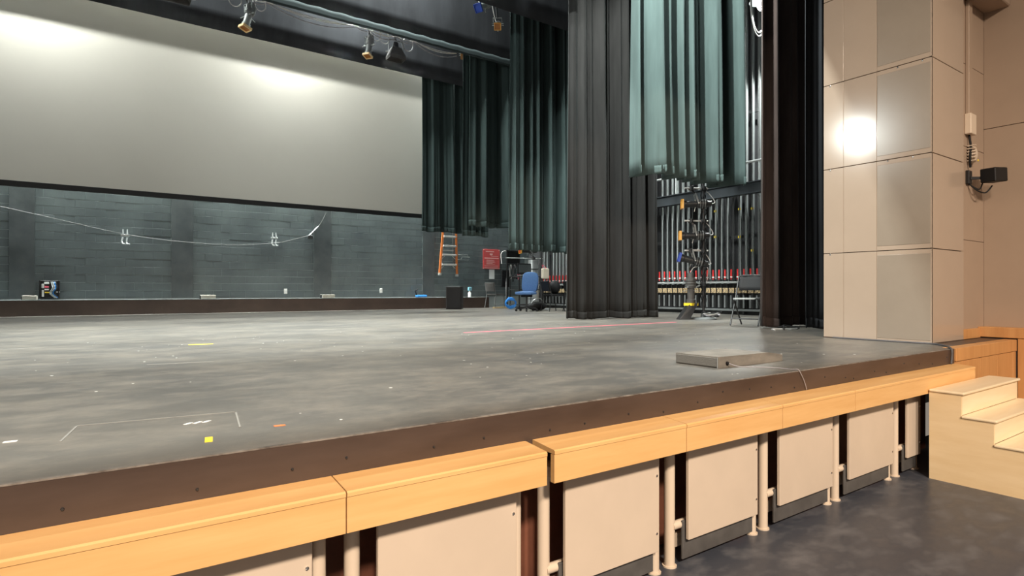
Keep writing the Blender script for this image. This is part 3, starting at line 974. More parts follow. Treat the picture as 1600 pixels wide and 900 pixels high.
# cables bunched at the boom foot
rb = random.Random(9)
for j in range(4):
    a0 = rb.uniform(0, 6)
    pts = [(bx_ - 0.06 + (0.17 + 0.02 * j) * math.cos(a0 + 2 * PI * k / 22) + 0.12, by_ - 0.05 + (0.11 + 0.015 * j) * math.sin(a0 + 2 * PI * k / 22) - 0.1, S + 0.065 + 0.025 * j + 0.012 * math.sin(k)) for k in range(22)]
    tag(MB().tube(pts, 0.011, 6, closed=True).build('cable_coil', M[('rubber', 'grey_cable', 'white_cable', 'rubber')[j]]),
        ['black cable coil lying on the round boom base, lowest', 'grey cable coil on the round boom base', 'white cable coil on the round boom base', 'topmost black cable coil on the round boom base'][j], 'cable', 'cable coils at the boom foot')
for j, (ph, rad) in enumerate(((0.0, 0.05), (2.0, 0.045), (4.0, 0.055))):
    pts = [(bx_ + rad * math.cos(ph + k * 0.7), by_ + rad * math.sin(ph + k * 0.7), S + 0.25 + k * 0.075) for k in range(33)]
    MB().tube(pts, 0.011, 6).build('wound_cable', M['rubber'], tb)
# shutter wedge standing by the boom: dark hood on the floor
wd = MB().prism([(bx_ - 0.55, by_ + 0.15, S + 0.001), (bx_ - 0.36, by_ + 0.04, S + 0.001), (bx_ - 0.20, by_ - 0.02, S + 0.33), (bx_ - 0.32, by_ + 0.06, S + 0.33)], (0.09, 0.16, 0))
tag(wd.build('barn_door', M['dark_steel']), 'dark sheet metal flap leaning under the lowest boom spotlight', 'flap')

# far lighting stand near the office chair
fx, fy = 11.0, 14.25
tf = boom(fx, fy, 2.95, 'thin lighting stand behind the blue office chair')
arm = MB().cyl((fx + 0.05, fy, 2.60), (fx - 1.15, fy + 0.25, 2.60), 0.014, seg=8).build('cross_arm', M['steel'], tf)
spotlight((fx - 0.25, fy + 0.05, 2.60), (fx - 0.45, fy + 0.1, 2.83), (-0.95, 0.25, 0.0), 'spotlight with amber and red frame just under the pleated leg', M['amber'], M['redgel'], None, 0.9, 'theatre spotlights on stands', tail=False)

# ================================================================== FOLDING CHAIR
def folding_chair(loc, rot, label, seat_mat):
    """metal folding chair facing local +Y"""
    t = thing('folding_chair', loc, label, 'chair')
    R_ = Matrix.Rotation(rot, 3, 'Z')
    o = Vector(loc)
    P = lambda x, y, z: o + R_ @ Vector((x, y, z))
    r = 0.0125
    for s_ in (-1, 1):
        MB().tube([P(s_ * 0.22, 0.22, 0.012), P(s_ * 0.22, -0.02, 0.43), P(s_ * 0.215, -0.17, 0.80)], r, 8).build('front_frame', M['black'], t)
        MB().tube([P(s_ * 0.195, -0.24, 0.012), P(s_ * 0.195, 0.13, 0.43)], r, 8).build('rear_leg', M['black'], t)
    MB().tube(smooth_path([P(-0.215, -0.17, 0.80), P(-0.15, -0.18, 0.83), P(0.15, -0.18, 0.83), P(0.215, -0.17, 0.80)], 5), r, 8).build('top_bar', M['black'], t)
    MB().tube([P(-0.22, 0.16, 0.12), P(0.22, 0.16, 0.12)], 0.010, 8).build('stretcher', M['black'], t)
    MB().tube([P(-0.195, -0.2, 0.10), P(0.195, -0.2, 0.10)], 0.010, 8).build('stretcher', M['black'], t)
    # curved back plate
    bk = MB()
    bk.smooth = True
    rows = []
    for j in range(5):
        zz = 0.58 + 0.24 * j / 4
        row = []
        for k in range(9):
            u = -1 + 2 * k / 8
            yb = -0.085 - (zz - 0.58) * 0.40 - 0.035 * (1 - u * u)
            shrink = 1 - 0.06 * abs(j - 2)
            row.append(bk.bm.verts.new(P(0.205 * u * shrink, yb, zz)))
        rows.append(row)
    for a, b in zip(rows, rows[1:]):
        for k in range(8):
            bk.bm.faces.new((a[k], a[k + 1], b[k + 1], b[k]))
    ob = bk.build('backrest', M['rubber'], t)
    md = ob.modifiers.new('thickness', 'SOLIDIFY')
    md.thickness = 0.014
    sm = MB()
    poly = [(-0.19, -0.14), (0.19, -0.14), (0.20, 0.1), (0.17, 0.22), (0.10, 0.25), (-0.10, 0.25), (-0.17, 0.22), (-0.20, 0.1)]
    sm.prism([P(x, y, 0.435) for x, y in poly], (0, 0, 0.022)).build('seat', seat_mat, t)
    return t


folding_chair((8.68, 5.68, S), math.radians(105), 'black folding chair with a grey seat beside the dark leg curtain', M['seat_grey'])

# chair beside the far wall, and two dark chairs by the leg
def stack_chair(loc, rot, label, m_frame, m_seat):
    t = thing('stacking_chair', loc, label, 'chair')
    R_ = Matrix.Rotation(rot, 3, 'Z')
    o = Vector(loc)
    P = lambda x, y, z: o + R_ @ Vector((x, y, z))
    for s_ in (-1, 1):
        MB().tube([P(s_ * 0.22, 0.24, 0.0), P(s_ * 0.21, 0.19, 0.44)], 0.012, 8).build('front_leg', m_frame, t)
        MB().tube([P(s_ * 0.22, -0.28, 0.0), P(s_ * 0.21, -0.19, 0.44), P(s_ * 0.20, -0.28, 0.86)], 0.012, 8).build('rear_leg', m_frame, t)
        MB().tube([P(s_ * 0.21, -0.2, 0.43), P(s_ * 0.21, 0.2, 0.43)], 0.010, 8).build('seat_rail', m_frame, t)
    MB().tube([P(-0.22, 0.24, 0.12), P(0.22, 0.24, 0.12)], 0.008, 6).build('stretcher', m_frame, t)
    s1 = MB().box((-0.22, -0.2, 0.44), (0.22, 0.23, 0.48), 0.012, 2)
    bmesh.ops.rotate(s1.bm, cent=(0, 0, 0), matrix=R_, verts=s1.bm.verts)
    bmesh.ops.translate(s1.bm, vec=o, verts=s1.bm.verts)
    s1.build('seat', m_seat, t)
    b1 = MB().box((-0.2, -0.02, 0.0), (0.2, 0.02, 0.3), 0.012, 2)
    bmesh.ops.rotate(b1.bm, cent=(0, 0, 0), matrix=Matrix.Rotation(math.radians(12), 3, 'X'), verts=b1.bm.verts)
    bmesh.ops.translate(b1.bm, vec=(0, -0.235, 0.56), verts=b1.bm.verts)
    bmesh.ops.rotate(b1.bm, cent=(0, 0, 0), matrix=R_, verts=b1.bm.verts)
    bmesh.ops.translate(b1.bm, vec=o, verts=b1.bm.verts)
    b1.build('backrest', m_seat, t)
    return t


stack_chair((10.85, 16.62, S), math.radians(-75), 'grey stacking chair standing under the red sign', M['grey_metal'], M['kick'])
stack_chair((10.42, 12.95, S), math.radians(-95), 'black chair with a bag on it right of the blue office chair', M['black'], M['black_plastic'])
stack_chair((10.95, 12.6, S), math.radians(-95), 'black chair partly hidden behind the full length leg', M['black'], M['black_plastic'])
bg_ = MB().ellipsoid((10.47, 12.95, S + 0.68), (0.18, 0.15, 0.19))
tag(bg_.build('backpack', M['rubber']), 'black backpack resting on the seat of a dark chair', 'bag')
sk = thing('paper_bag', (11.06, 14.15, 1.98), 'cream paper bag hung on the thin lighting stand', 'bag')
MB().box((10.94, 14.08, 1.98), (11.18, 14.20, 2.30), 0.03, 2).build('bag_body', M['bag'], sk)
MB().tube([(11.00, 14.15, 2.29), (11.00, 14.22, 2.40), (11.06, 14.22, 2.40), (11.12, 14.15, 2.29)], 0.008, 6).build('handle', M['red_tape'], sk)

# ================================================================== OFFICE CHAIR
ox, oy = 9.78, 13.35
oc = thing('office_chair', (ox, oy, S), 'blue fabric swivel office chair on a five-star base', 'chair')
face = math.radians(122)          # seat front direction
R_ = Matrix.Rotation(face, 3, 'Z')
P = lambda x, y, z: Vector((ox, oy, S)) + R_ @ Vector((x, y, z))
for k in range(5):
    a = 2 * PI * k / 5 + 0.3
    e = Vector((ox + 0.31 * math.cos(a), oy + 0.31 * math.sin(a), S + 0.075))
    MB().bar((ox, oy, S + 0.12), e, 0.045, 0.03).build('base_arm', M['black_plastic'], oc)
    ax = Vector((-math.sin(a), math.cos(a), 0)) * 0.022
    MB().cyl(Vector((e.x, e.y, S + 0.032)) - ax, Vector((e.x, e.y, S + 0.032)) + ax, 0.032, seg=12).build('caster', M['rubber'], oc)
MB().cyl((ox, oy, S + 0.1), (ox, oy, S + 0.42), 0.028, seg=12).build('gas_column', M['dark_steel'], oc)
MB().box((ox - 0.12, oy - 0.12, S + 0.40), (ox + 0.12, oy + 0.12, S + 0.46), 0.01).build('mechanism', M['black_plastic'], oc)


def cushion(name, w, d, h, org, tilt, m, parent):
    b = MB()
    r = bmesh.ops.create_cube(b.bm, size=1.0)
    bmesh.ops.scale(b.bm, vec=(w, d, h), verts=b.bm.verts)
    bmesh.ops.subdivide_edges(b.bm, edges=b.bm.edges[:], cuts=4, use_grid_fill=True)
    for v in b.bm.verts:   # superellipse rounding
        u, q = v.co.x / (w / 2), v.co.y / (d / 2)
        rr = (abs(u) ** 4 + abs(q) ** 4) ** 0.25
        mx_ = max(abs(u), abs(q))
        if rr > 1e-5:
            v.co.x *= mx_ / rr * 1.0
            v.co.y *= mx_ / rr * 1.0
        v.co.z *= 1 - 0.35 * mx_ ** 4
    bmesh.ops.rotate(b.bm, cent=(0, 0, 0), matrix=tilt, verts=b.bm.verts)
    bmesh.ops.translate(b.bm, vec=org, verts=b.bm.verts)
    bmesh.ops.rotate(b.bm, cent=(0, 0, 0), matrix=R_, verts=b.bm.verts)
    bmesh.ops.translate(b.bm, vec=(ox, oy, S), verts=b.bm.verts)
    b.smooth = True
    o = b.build(name, m, parent)
    md = o.modifiers.new('soft', 'SUBSURF')
    md.levels = md.render_levels = 1
    return o


cushion('seat', 0.56, 0.54, 0.11, (0, 0.06, 0.51), Matrix.Rotation(0, 3, 'X'), M['blue_fabric'], oc)
cushion('backrest', 0.50, 0.60, 0.10, (0, -0.27, 0.82), Matrix.Rotation(math.radians(98), 3, 'X'), M['blue_fabric'], oc)
MB().tube(smooth_path([P(0, -0.05, 0.43), P(0, -0.28, 0.44), P(0, -0.34, 0.55), P(0, -0.33, 0.75)], 5), 0.022, 8).build('back_stem', M['black_plastic'], oc)
# ================================================================== CLUTTER BEHIND THE OFFICE CHAIR
ct = thing('equipment_cart', (11.15, 15.3, S), 'dark wheeled equipment cart behind the blue office chair', 'cart')
for dx in (-0.42, 0.42):
    for dy in (-0.25, 0.25):
        MB().cyl((11.15 + dx, 15.3 + dy, S + 0.08), (11.15 + dx, 15.3 + dy, S + 1.05), 0.016, seg=8).build('upright', M['black'], ct)
        MB().cyl((11.15 + dx, 15.3 + dy - 0.02, S + 0.045), (11.15 + dx, 15.3 + dy + 0.02, S + 0.045), 0.045, seg=12).build('caster', M['rubber'], ct)
for z in (0.12, 0.60, 1.02):
    MB().box((10.7, 15.02, S + z), (11.6, 15.58, S + z + 0.03), 0.005).build('shelf', M['dark_steel'], ct)
tv = thing('monitor', (11.07, 15.2, S + 1.05), 'dark flat monitor with a pale lower frame on the equipment cart', 'monitor')
MB().box((10.80, 15.22, S + 1.11), (11.34, 15.27, S + 1.46), 0.012).build('case', M['black_plastic'], tv)
MB().box((10.84, 15.212, S + 1.16), (11.30, 15.222, S + 1.42)).build('glass', M['glass'], tv)
MB().box((10.87, 15.15, S + 1.05), (11.27, 15.35, S + 1.075), 0.004).build('foot', M['steel'], tv)
MB().box((11.04, 15.24, S + 1.07), (11.10, 15.29, S + 1.15)).build('neck', M['steel'], tv)
cn = thing('steel_canister', (11.85, 15.8, S), 'pale silver upright duct tube behind the office chair', 'duct')
MB().lathe((11.85, 15.8, S), (0, 0, 1), [(0, 0.2), (1.05, 0.2), (1.10, 0.17), (1.62, 0.17)], 20).build('tube', M['steel'], cn)
for z in (0.3, 0.8, 1.3):
    MB().lathe((11.85, 15.8, S + z), (0, 0, 1), [(0, 0.205), (0.02, 0.205)], 20).build('band', M['dark_steel'], cn)
rk = thing('cable_rack', (11.32, 16.2, S), 'tall black rack draped with cables left of the office chair', 'rack')
for dx in (-0.25, 0.25):
    MB().box((11.32 + dx - 0.02, 16.2, S), (11.32 + dx + 0.02, 16.24, S + 1.95)).build('upright', M['black'], rk)
    MB().box((11.32 + dx - 0.03, 15.95, S), (11.32 + dx + 0.03, 16.45, S + 0.04)).build('foot', M['black'], rk)
for z in (1.9, 1.45, 1.0):
    MB().box((11.07, 16.2, S + z), (11.57, 16.24, S + z + 0.04)).build('crossbar', M['black'], rk)
MB().box((11.09, 16.22, S + 1.5), (11.55, 16.26, S + 1.9)).build('panel', M['black_plastic'], rk)
for j in range(6):
    cx_ = 11.10 + j * 0.08
    hh = rb.uniform(0.35, 0.6)
    pts = [(cx_ + 0.045 * math.sin(2 * PI * k / 16), 16.17 - 0.01 * j % 0.03, S + 1.46 - hh / 2 + hh / 2 * math.cos(2 * PI * k / 16)) for k in range(16)]
    MB().tube(pts, 0.013, 6, closed=True).build('hung_cable', M[('rubber', 'white_cable', 'rubber', 'grey_cable', 'rubber', 'red_tape')[j]], rk)
for j in range(5):
    pts = [(10.2 + 0.19 * math.cos(2 * PI * k / 20 + j), 14.75 + 0.03 * math.sin(k * 1.3 + j), S + 0.20 + (0.17 - 0.02 * j) * math.sin(2 * PI * k / 20 + j)) for k in range(20)]
    if j == 0:
        bc = thing('blue_cable_coil', (10.2, 14.75, S), 'bright blue coiled cable standing left behind the office chair', 'cable')
    MB().tube(pts, 0.016, 6, closed=True).build('coil_turn', M['blue'], bc)
ld = MB().box((10.45, 16.05, S), (11.15, 16.17, S + 0.05), 0.004).build('lumber_board', M['tan'])
tag(ld, 'short pale timber board lying under the grey chair', 'timber')
lp = thing('cable_crook', (11.85, 17.45, S), 'pale cable hooked over on the wall right of the red sign', 'cable')
MB().tube(smooth_path([(11.72, 17.52, 2.6), (11.70, 17.52, 2.95), (11.85, 17.52, 3.06), (12.0, 17.52, 2.95), (11.98, 17.52, 2.5), (11.9, 17.5, 1.9), (11.92, 17.48, S + 0.02)], 6), 0.013, 8).build('hose', M['white_cable'], lp)
MB().box((11.72, 17.50, 1.75), (12.05, 17.57, 2.36), 0.01).build('wall_box', M['black_plastic'], lp)
bo = thing('tool_bag', (10.45, 13.75, S), 'low dark tool bag on the floor right of the office chair base', 'bag')
MB().ellipsoid((10.45, 13.75, S + 0.13), (0.34, 0.2, 0.13)).build('bag_body', M['rubber'], bo)
MB().tube(smooth_path([(10.25, 13.75, S + 0.22), (10.35, 13.7, S + 0.34), (10.55, 13.7, S + 0.34), (10.68, 13.75, S + 0.22)], 5), 0.014, 6).build('strap', M['steel'], bo)

# ================================================================== THINGS ON THE BACK WALL
# ladder hung on the wall
ldr = thing('step_ladder', (9.5, 17.45, 2.15), 'orange fibreglass step ladder hung on the block wall', 'ladder')
tl, tr, bl, brr = Vector((9.33, 17.42, 4.1)), Vector((9.77, 17.42, 4.1)), Vector((9.16, 17.42, 2.18)), Vector((9.82, 17.42, 2.15))
for a, b in ((tl, bl), (tr, brr)):
    rl = MB().bar(a, b, 0.075, 0.035, 0.006, up=(0, 1, 0)).build('side_rail', M['orange'], ldr)
    MB().box(b + Vector((-0.045, -0.04, -0.05)), b + Vector((0.045, 0.04, 0.03)), 0.008).build('rubber_foot', M['alu'], rl)
for z in (3.80, 3.44, 3.12, 2.82, 2.49):
    f = (4.1 - z) / (4.1 - 2.165)
    xa, xb = tl.x + (bl.x - tl.x) * f + 0.03, tr.x + (brr.x - tr.x) * f - 0.03
    stp = MB().box((xa, 17.36, z - 0.03), (xb, 17.46, z + 0.03), 0.004).build('step', M['alu'], ldr)
    if z < 3:
        MB().bar((xa + 0.01, 17.44, z - 0.13), (xa + 0.13, 17.44, z - 0.02), 0.015, 0.015).build('brace', M['alu'], stp)
        MB().bar((xb - 0.01, 17.44, z - 0.13), (xb - 0.13, 17.44, z - 0.02), 0.015, 0.015).build('brace', M['alu'], stp)
MB().box((9.30, 17.47, 2.96), (9.72, 17.49, 3.0)).build('rear_bar', M['alu'], ldr)
for a in (9.36, 9.68):
    MB().bar((a, 17.5, 4.1), (a + (0.06 if a > 9.5 else -0.06), 17.5, 2.35), 0.04, 0.025, up=(0, 1, 0)).build('rear_rail', M['grey_metal'], ldr)
MB().tube([(9.78, 17.5, 2.86), (10.32, 17.55, 2.86), (10.36, 17.55, 2.68), (9.85, 17.5, 2.68)], 0.012, 6).tube([(10.05, 17.55, 2.7), (10.1, 17.55, 2.78), (10.4, 17.55, 2.78)], 0.012, 6).build('hanging_bracket', M['steel'], ldr)

# red sign with white print
sg = thing('warning_sign', (11.31, 17.57, 2.39), 'red sign with pale lettering fixed to the block wall', 'sign')
MB().box((10.96, 17.565, 2.39), (11.665, 17.585, 3.095), 0.004).build('sign_board', M['sign'], sg)
for cx_, cz in ((10.985, 2.415), (11.64, 2.415), (10.985, 3.07), (11.64, 3.07)):
    MB().lathe((cx_, 17.566, cz), (0, -1, 0), [(0, 0.016), (0.006, 0.012)], 8).build('screw', M['white'], sg)
pr = MB()
for (xa, xb, z, h) in ((11.07, 11.42, 3.01, 0.035), (11.24, 11.36, 2.92, 0.05), (11.27, 11.33, 2.89, 0.03), (11.30, 11.60, 2.85, 0.014), (11.02, 11.62, 2.775, 0.03), (11.10, 11.40, 2.71, 0.012), (11.10, 11.46, 2.68, 0.012), (11.10, 11.42, 2.65, 0.012), (11.10, 11.48, 2.62, 0.012), (11.10, 11.36, 2.59, 0.012), (11.10, 11.46, 2.56, 0.012), (11.02, 11.60, 2.50, 0.014), (11.02, 11.60, 2.43, 0.022)):
    pr.box((xa, 17.562, z - h / 2), (xb, 17.566, z + h / 2))
pr.build('print', M['print'], sg)
pp = MB().box((11.225, 17.575, 2.04), (11.445, 17.587, 2.375)).build('paper_notice', M['paper'])
tag(pp, 'plain white paper notice taped under the red sign', 'notice')

for x, z, lb in ((4.265, 1.60, 'white wall outlet above the ledge, left of the concrete pier'), (7.165, 1.62, 'white wall outlet above the ledge near the ladder')):
    ot = thing('wall_outlet', (x, 17.56, z - 0.08), lb, 'outlet')
    MB().box((x - 0.045, 17.575, z - 0.075), (x + 0.045, 17.592, z + 0.075), 0.006).build('cover_plate', M['white'], ot)
    for dz in (-0.03, 0.03):
        MB().box((x - 0.02, 17.572, z + dz - 0.017), (x + 0.02, 17.577, z + dz + 0.017), 0.002).build('socket', M['paper'], ot)

# patch box on the ledge at the left
eb = thing('patch_box', (-1.08, 17.45, 1.40), 'open black patch box full of coloured connectors on the ledge', 'patch box')
MB().box((-1.27, 17.42, 1.44), (-0.89, 17.58, 1.85), 0.006).build('box', M['black_plastic'], eb)
for dx in (-1.262, -0.918):
    MB().box((dx, 17.37, 1.44), (dx + 0.02, 17.42, 1.85)).build('box_flange', M['black_plastic'], eb)
re = random.Random(4)
for k, (x, z, w, h, mm) in enumerate(((-1.20, 1.72, 0.05, 0.10, 'white'), (-1.13, 1.79, 0.09, 0.05, 'paper'), (-1.13, 1.70, 0.08, 0.04, 'red_tape'), (-1.13, 1.64, 0.08, 0.035, 'paper'), (-1.10, 1.57, 0.13, 0.03, 'yellow'), (-1.20, 1.55, 0.04, 0.16, 'white'), (-1.06, 1.56, 0.035, 0.06, 'paper'), (-0.98, 1.80, 0.05, 0.03, 'steel'), (-0.98, 1.73, 0.05, 0.03, 'steel'), (-0.98, 1.66, 0.05, 0.03, 'steel'), (-0.92, 1.58, 0.07, 0.025, 'white'))):
    MB().box((x - w / 2, 17.40, z - h / 2), (x + w / 2, 17.425, z + h / 2), 0.004).build('connector', M[mm], eb)
for k in range(4):
    xs0 = -1.05 + 0.03 * k
    MB().tube(smooth_path([(xs0, 17.41, 1.82), (xs0 + 0.03, 17.36, 1.68), (xs0 - 0.02, 17.37, 1.55), (xs0 + 0.08, 17.38, 1.44)], 5), 0.009, 6).build('jumper_cable', M[('track', 'steel', 'blue', 'rubber')[k]], eb)

# pale sandbag-like blocks on the ledge
for x, w, lb in ((-1.42, 0.26, 'pale wooden block on the ledge left of the patch box'), (2.22, 0.34, 'pale wooden block on the ledge under the wall pier'), (5.38, 0.36, 'pale wooden block on the ledge at the dark pier')):
    t = thing('wood_block', (x, 17.3, 1.40), lb, 'block')
    MB().box((x - w / 2, 17.16, 1.40), (x + w / 2, 17.42, 1.50), 0.008).build('body', mat('pale_block', (0.40, 0.38, 0.33), 0.6, var=0.15, scale=8), t)
    MB().box((x - w / 2 - 0.02, 17.2, 1.40), (x - w / 2, 17.38, 1.49), 0.003).build('end_cap', M['dark_steel'], t)

# hanging hooks, cord sagging across the wall
for x, z, lb in ((0.40, 2.93, 'pair of pale wall hooks in the left part of the block wall'), (3.95, 3.05, 'pair of pale wall hooks in the middle of the block wall')):
    t = thing('wall_hook', (x, 17.55, z), lb, 'hook')
    for s_ in (-1, 1):
        MB().cyl((x + s_ * 0.045, 17.55, z + 0.08), (x + s_ * 0.045, 17.57, z + 0.22), 0.022, 0.012, seg=8).build('upper_pin', M['steel'], t)
        MB().tube(smooth_path([(x + s_ * 0.045, 17.55, z + 0.02), (x + s_ * 0.05 - 0.02, 17.53, z - 0.08), (x + s_ * 0.045, 17.5, z - 0.15), (x + s_ * 0.045 + 0.05, 17.48, z - 0.15)], 5), 0.02, 8).build('hook_arm', M['steel'], t)
    MB().box((x - 0.09, 17.55, z + 0.04), (x + 0.09, 17.585, z + 0.09), 0.006).build('plate', M['steel'], t)
t = thing('cleat_hook', (5.0, 17.55, 3.28), 'pale cleat holding the sagging cord near the dark pier', 'hook')
MB().bar((4.88, 17.54, 3.20), (5.18, 17.54, 3.52), 0.05, 0.03, 0.01).build('arm', M['steel'], t)
MB().box((4.88, 17.5, 3.14), (5.02, 17.58, 3.24), 0.01).build('plate', M['dark_steel'], t)
rp = MB().tube(smooth_path([(-2.6, 17.52, 3.66), (-1.0, 17.52, 3.32), (0.4, 17.5, 3.02), (1.6, 17.52, 2.90), (2.8, 17.53, 2.87), (3.95, 17.5, 2.97), (4.6, 17.52, 3.14), (5.0, 17.53, 3.30), (5.25, 17.54, 3.62), (5.42, 17.54, 3.95)], 6), 0.007, 6)
tag(rp.build('sagging_cord', mat('cord_grey', (0.2, 0.2, 0.2), 0.7)), 'thin grey cord sagging across the block wall between the hooks', 'cord')

# blue tool, bottle and loudspeaker at the ledge end
t = thing('blue_clamp_tool', (8.45, 17.3, 1.40), 'small bright blue tool with a black handle on the ledge', 'tool')
MB().box((8.25, 17.2, 1.40), (8.60, 17.4, 1.48), 0.03, 2).build('body', M['blue'], t)
MB().tube(smooth_path([(8.28, 17.3, 1.46), (8.22, 17.3, 1.6), (8.30, 17.3, 1.66)], 5), 0.022, 8).build('handle', M['black_plastic'], t)
t = thing('spray_bottle', (10.25, 17.3, 1.40), 'small pale blue bottle standing on the ledge right of the loudspeaker', 'bottle')
MB().lathe((10.25, 17.3, 1.40), (0, 0, 1), [(0, 0.055), (0.14, 0.055), (0.18, 0.03), (0.22, 0.03)], 14).build('bottle_body', M['paper'], t)
MB().box((10.19, 17.26, 1.62), (10.32, 17.34, 1.74), 0.015, 2).build('spray_head', mat('pale_blue_plastic', (0.25, 0.55, 0.68), 0.4), t)

sp = thing('loudspeaker', (9.15, 16.3, S), 'black floor loudspeaker standing in front of the ledge', 'speaker')
rot = Matrix.Rotation(math.radians(-38), 3, 'Z')
cx_, cy_ = 9.12, 16.32


def rbox(lo, hi, bev=0.0):
    b = MB().box(lo, hi, bev)
    bmesh.ops.rotate(b.bm, cent=(0, 0, 0), matrix=rot, verts=b.bm.verts)
    bmesh.ops.translate(b.bm, vec=(cx_, cy_, S), verts=b.bm.verts)
    return b


rbox((-0.24, -0.22, 0), (0.24, 0.22, 0.72), 0.012).build('cabinet', M['black_plastic'], sp)
rbox((-0.21, -0.232, 0.04), (0.21, -0.218, 0.68), 0.004).build('grille', M['rubber'], sp)
rbox((-0.244, -0.226, 0.0), (-0.225, -0.21, 0.72)).build('corner_trim', M['dark_steel'], sp)
rbox((-0.246, -0.06, 0.45), (-0.236, 0.06, 0.49), 0.003).build('handle', M['dark_steel'], sp)

# ================================================================== THINGS ON THE STAGE
fb = thing('floor_box', (4.12, 2.86, S), 'low worn grey floor box near the stage edge', 'box')
MB().prism([(3.70, 2.665, S), (4.55, 2.67, S), (4.55, 2.67, S + 0.05), (4.35, 2.67, S + 0.078), (3.70, 2.665, S + 0.082)], (0.0, 0.39, 0)).build('body', M['box'], fb)
MB().box((3.692, 2.675, S + 0.008), (3.702, 3.045, S + 0.074), 0.002).build('grille', mat('grey_grille', (0.16, 0.15, 0.135), 0.5, bump=0.4, scale=150), fb)
MB().tube([(3.694, 2.67, S + 0.078), (3.694, 2.67, S)], 0.005, 6).build('corner_bead', M['steel'], fb)
MB().lathe((3.80, 2.668, S + 0.03), (0, -1, 0), [(0, 0.014), (0.012, 0.014), (0.02, 0.008)], 12).build('socket', M['black_plastic'], fb)
cb = MB().tube(smooth_path([(3.80, 2.648, S + 0.03), (3.86, 2.60, S + 0.008), (3.95, 2.52, S + 0.006), (4.03, 2.40, S + 0.006), (4.04, 2.30, S + 0.006), (4.045, 2.257, S + 0.010), (4.06, 2.244, S - 0.02), (4.10, 2.243, 0.96), (4.135, 2.243, 0.895)], 6), 0.0032, 6)
tag(cb.build('thin_cable', M['grey_cable']), 'thin pale cable running from the grey floor box over the stage edge', 'cable')
cb = MB().tube(smooth_path([(7.23, 3.60, S + 0.008), (7.22, 3.10, S + 0.008), (7.22, 2.75, S + 0.008), (7.22, 2.55, S + 0.008), (7.05, 2.38, S + 0.008), (6.83, 2.27, S + 0.008), (6.79, 2.242, S - 0.01), (6.78, 2.238, 0.96), (6.76, 2.237, 0.893)], 6), 0.010, 8)
tag(cb.build('thick_cable', mat('dark_grey_cable', (0.09, 0.085, 0.09), 0.5)), 'grey cable lying along the pier foot and over the stage edge', 'cable')
t = thing('cable_stand_foot', (8.2, 4.85, S), 'small dark stand foot with cable poking out under the black drape', 'stand')
MB().tube([(8.05, 4.7, S + 0.015), (8.3, 4.85, S + 0.06), (8.55, 4.75, S + 0.015)], 0.012, 6).build('leg', M['dark_steel'], t)
MB().tube([(8.3, 4.85, S + 0.05), (8.4, 5.0, S + 0.015)], 0.012, 6).build('leg', M['dark_steel'], t)
MB().tube(smooth_path([(7.9, 4.75, S + 0.01), (8.1, 4.9, S + 0.01), (8.3, 4.7, S + 0.01), (8.6, 4.8, S + 0.01)], 6), 0.009, 6).build('cable', M['white_cable'], t)


def tape(name, x0, y0, x1, y1, w, m, label, cat='tape'):
    d = Vector((x1 - x0, y1 - y0, 0))
    nrm = Vector((-d.y, d.x, 0)).normalized() * w / 2
    a, b = Vector((x0, y0, S)), Vector((x1, y1, S))
    return tag(MB().prism([a - nrm, b - nrm, b + nrm, a + nrm], (0, 0, 0.0015)).build(name, m), label, cat)


tape('floor_tape', 4.02, 6.93, 8.6, 7.1, 0.055, M['red_tape'], 'long red tape line across the stage floor', 'tape')
tape('floor_tape', 0.318, 2.455, 0.329, 2.535, 0.027, M['yellow'], 'small yellow tape rectangle near the stage edge', 'tape')
tape('floor_tape', 0.72, 7.03, 0.95, 7.0, 0.06, M['yellow'], 'faded yellow tape strip far back on the stage floor', 'tape')
tape('floor_tape', 0.58, 2.585, 0.625, 2.585, 0.02, M['orange_tape'], 'tiny orange tape piece on the stage floor', 'tape')
for j, dx in enumerate((0, 0.035, 0.07)):
    tape('floor_tape', 0.275 + dx, 2.83, 0.305 + dx, 2.86, 0.016, M['white'], ['first', 'second', 'third'][j] + ' of three short white tape strokes on the stage floor', 'tape')
tape('floor_tape', -0.315, 2.89, -0.275, 2.885, 0.025, M['white'], 'white tape dab near the left edge of the stage floor', 'tape')
tape('chalk_line', -0.10, 3.07, 0.50, 3.0, 0.008, M['chalk'], 'thin pale chalk line along the front of the stage floor', 'mark')
tape('chalk_line', -0.14, 2.78, -0.10, 3.06, 0.008, M['chalk'], 'short pale chalk line turning towards the stage edge at left', 'mark')
tape('chalk_line', 0.50, 2.98, 0.46, 2.65, 0.008, M['chalk'], 'short pale chalk line turning towards the stage edge at right', 'mark')
tape('chalk_line', 0.26, 5.30, 0.72, 5.25, 0.025, M['chalk'], 'pale dashed scuff in the middle of the stage floor', 'mark')
tape('chalk_line', -1.2, 7.55, -0.5, 7.5, 0.03, M['chalk'], 'pale scuff stripe far left on the stage floor', 'mark')
rs = random.Random(5)
mb = MB()
for k in range(110):
    x = rs.uniform(-0.5, 6.5)
    y = rs.uniform(2.35, 8.0)
    r = rs.uniform(0.004, 0.011)
    mb.prism([(x + r * math.cos(a), y + r * math.sin(a), S) for a in (0, 1.2, 2.4, 3.7, 5.0)], (0, 0, 0.001))
tag(mb.build('paint_speck', M['white'], sd), kind='stuff')

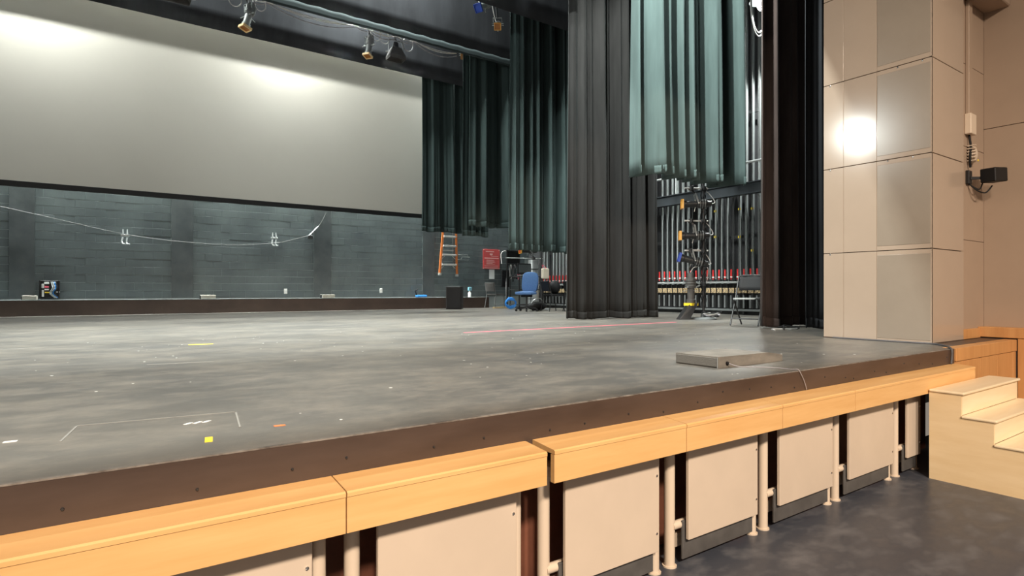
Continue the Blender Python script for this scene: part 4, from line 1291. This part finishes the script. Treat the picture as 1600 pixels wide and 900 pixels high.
# ================================================================== THINGS ON THE AUDITORIUM WALL
al = thing('strobe_alarm', (8.60, 2.55, 3.2), 'white oval strobe alarm on the corner wall above the small speaker', 'alarm')
MB().lathe((8.44, RY - 0.012, 3.22), (0.15, -1, 0), [(0, 0.10), (0.03, 0.10), (0.06, 0.085), (0.075, 0.03)], 20).build('dome', M['cream'], al)
MB().lathe((8.44, RY - 0.09, 3.14), (0.15, -1, 0), [(0, 0.014), (0.01, 0.01)], 8).build('indicator', M['yellow'], al)
MB().tube(smooth_path([(8.36, RY - 0.03, 3.44), (8.35, RY - 0.05, 3.3), (8.33, RY - 0.05, 3.16), (8.37, RY - 0.04, 3.06)], 5), 0.012, 6).build('wire', M['rubber'], al)
for k in range(6):
    MB().box((8.335, RY - 0.10, 3.13 + k * 0.035), (8.37, RY - 0.02, 3.14 + k * 0.035)).build('fin', M['cream'], al)
jb = thing('junction_cover', (8.33, 2.55, 3.42), 'pale rectangular conduit cover above the strobe alarm', 'cover')
MB().box((8.27, RY - 0.08, 3.44), (8.44, RY - 0.012, 3.68), 0.01, 2).build('cover', M['tube'], jb)
MB().box((8.30, RY - 0.05, 3.68), (8.41, RY - 0.012, 5.02), 0.006).build('conduit', M['house_wall'], jb)
ws = thing('wall_speaker', (8.5, 2.45, 2.85), 'small black wall speaker on a bracket below the strobe alarm', 'speaker')
MB().box((8.30, RY - 0.05, 2.86), (8.40, RY - 0.012, 3.02), 0.006).build('bracket_plate', M['black'], ws)
MB().bar((8.36, RY - 0.04, 2.93), (8.50, RY - 0.16, 2.93), 0.03, 0.03).build('bracket_arm', M['black'], ws)
b = MB().box((-0.12, -0.08, -0.075), (0.12, 0.08, 0.085), 0.008)
bmesh.ops.rotate(b.bm, cent=(0, 0, 0), matrix=Matrix.Rotation(math.radians(-12), 3, 'Z') @ Matrix.Rotation(math.radians(-4), 3, 'Y'), verts=b.bm.verts)
bmesh.ops.translate(b.bm, vec=(8.52, RY - 0.22, 2.95), verts=b.bm.verts)
b.build('cabinet', M['black_plastic'], ws)
MB().tube(smooth_path([(8.35, RY - 0.03, 2.87), (8.40, RY - 0.1, 2.78), (8.50, RY - 0.15, 2.76), (8.54, RY - 0.2, 2.84)], 6), 0.008, 6).tube(smooth_path([(8.36, RY - 0.03, 2.86), (8.45, RY - 0.1, 2.80), (8.50, RY - 0.12, 2.88)], 5), 0.008, 6).build('wire', M['rubber'], ws)
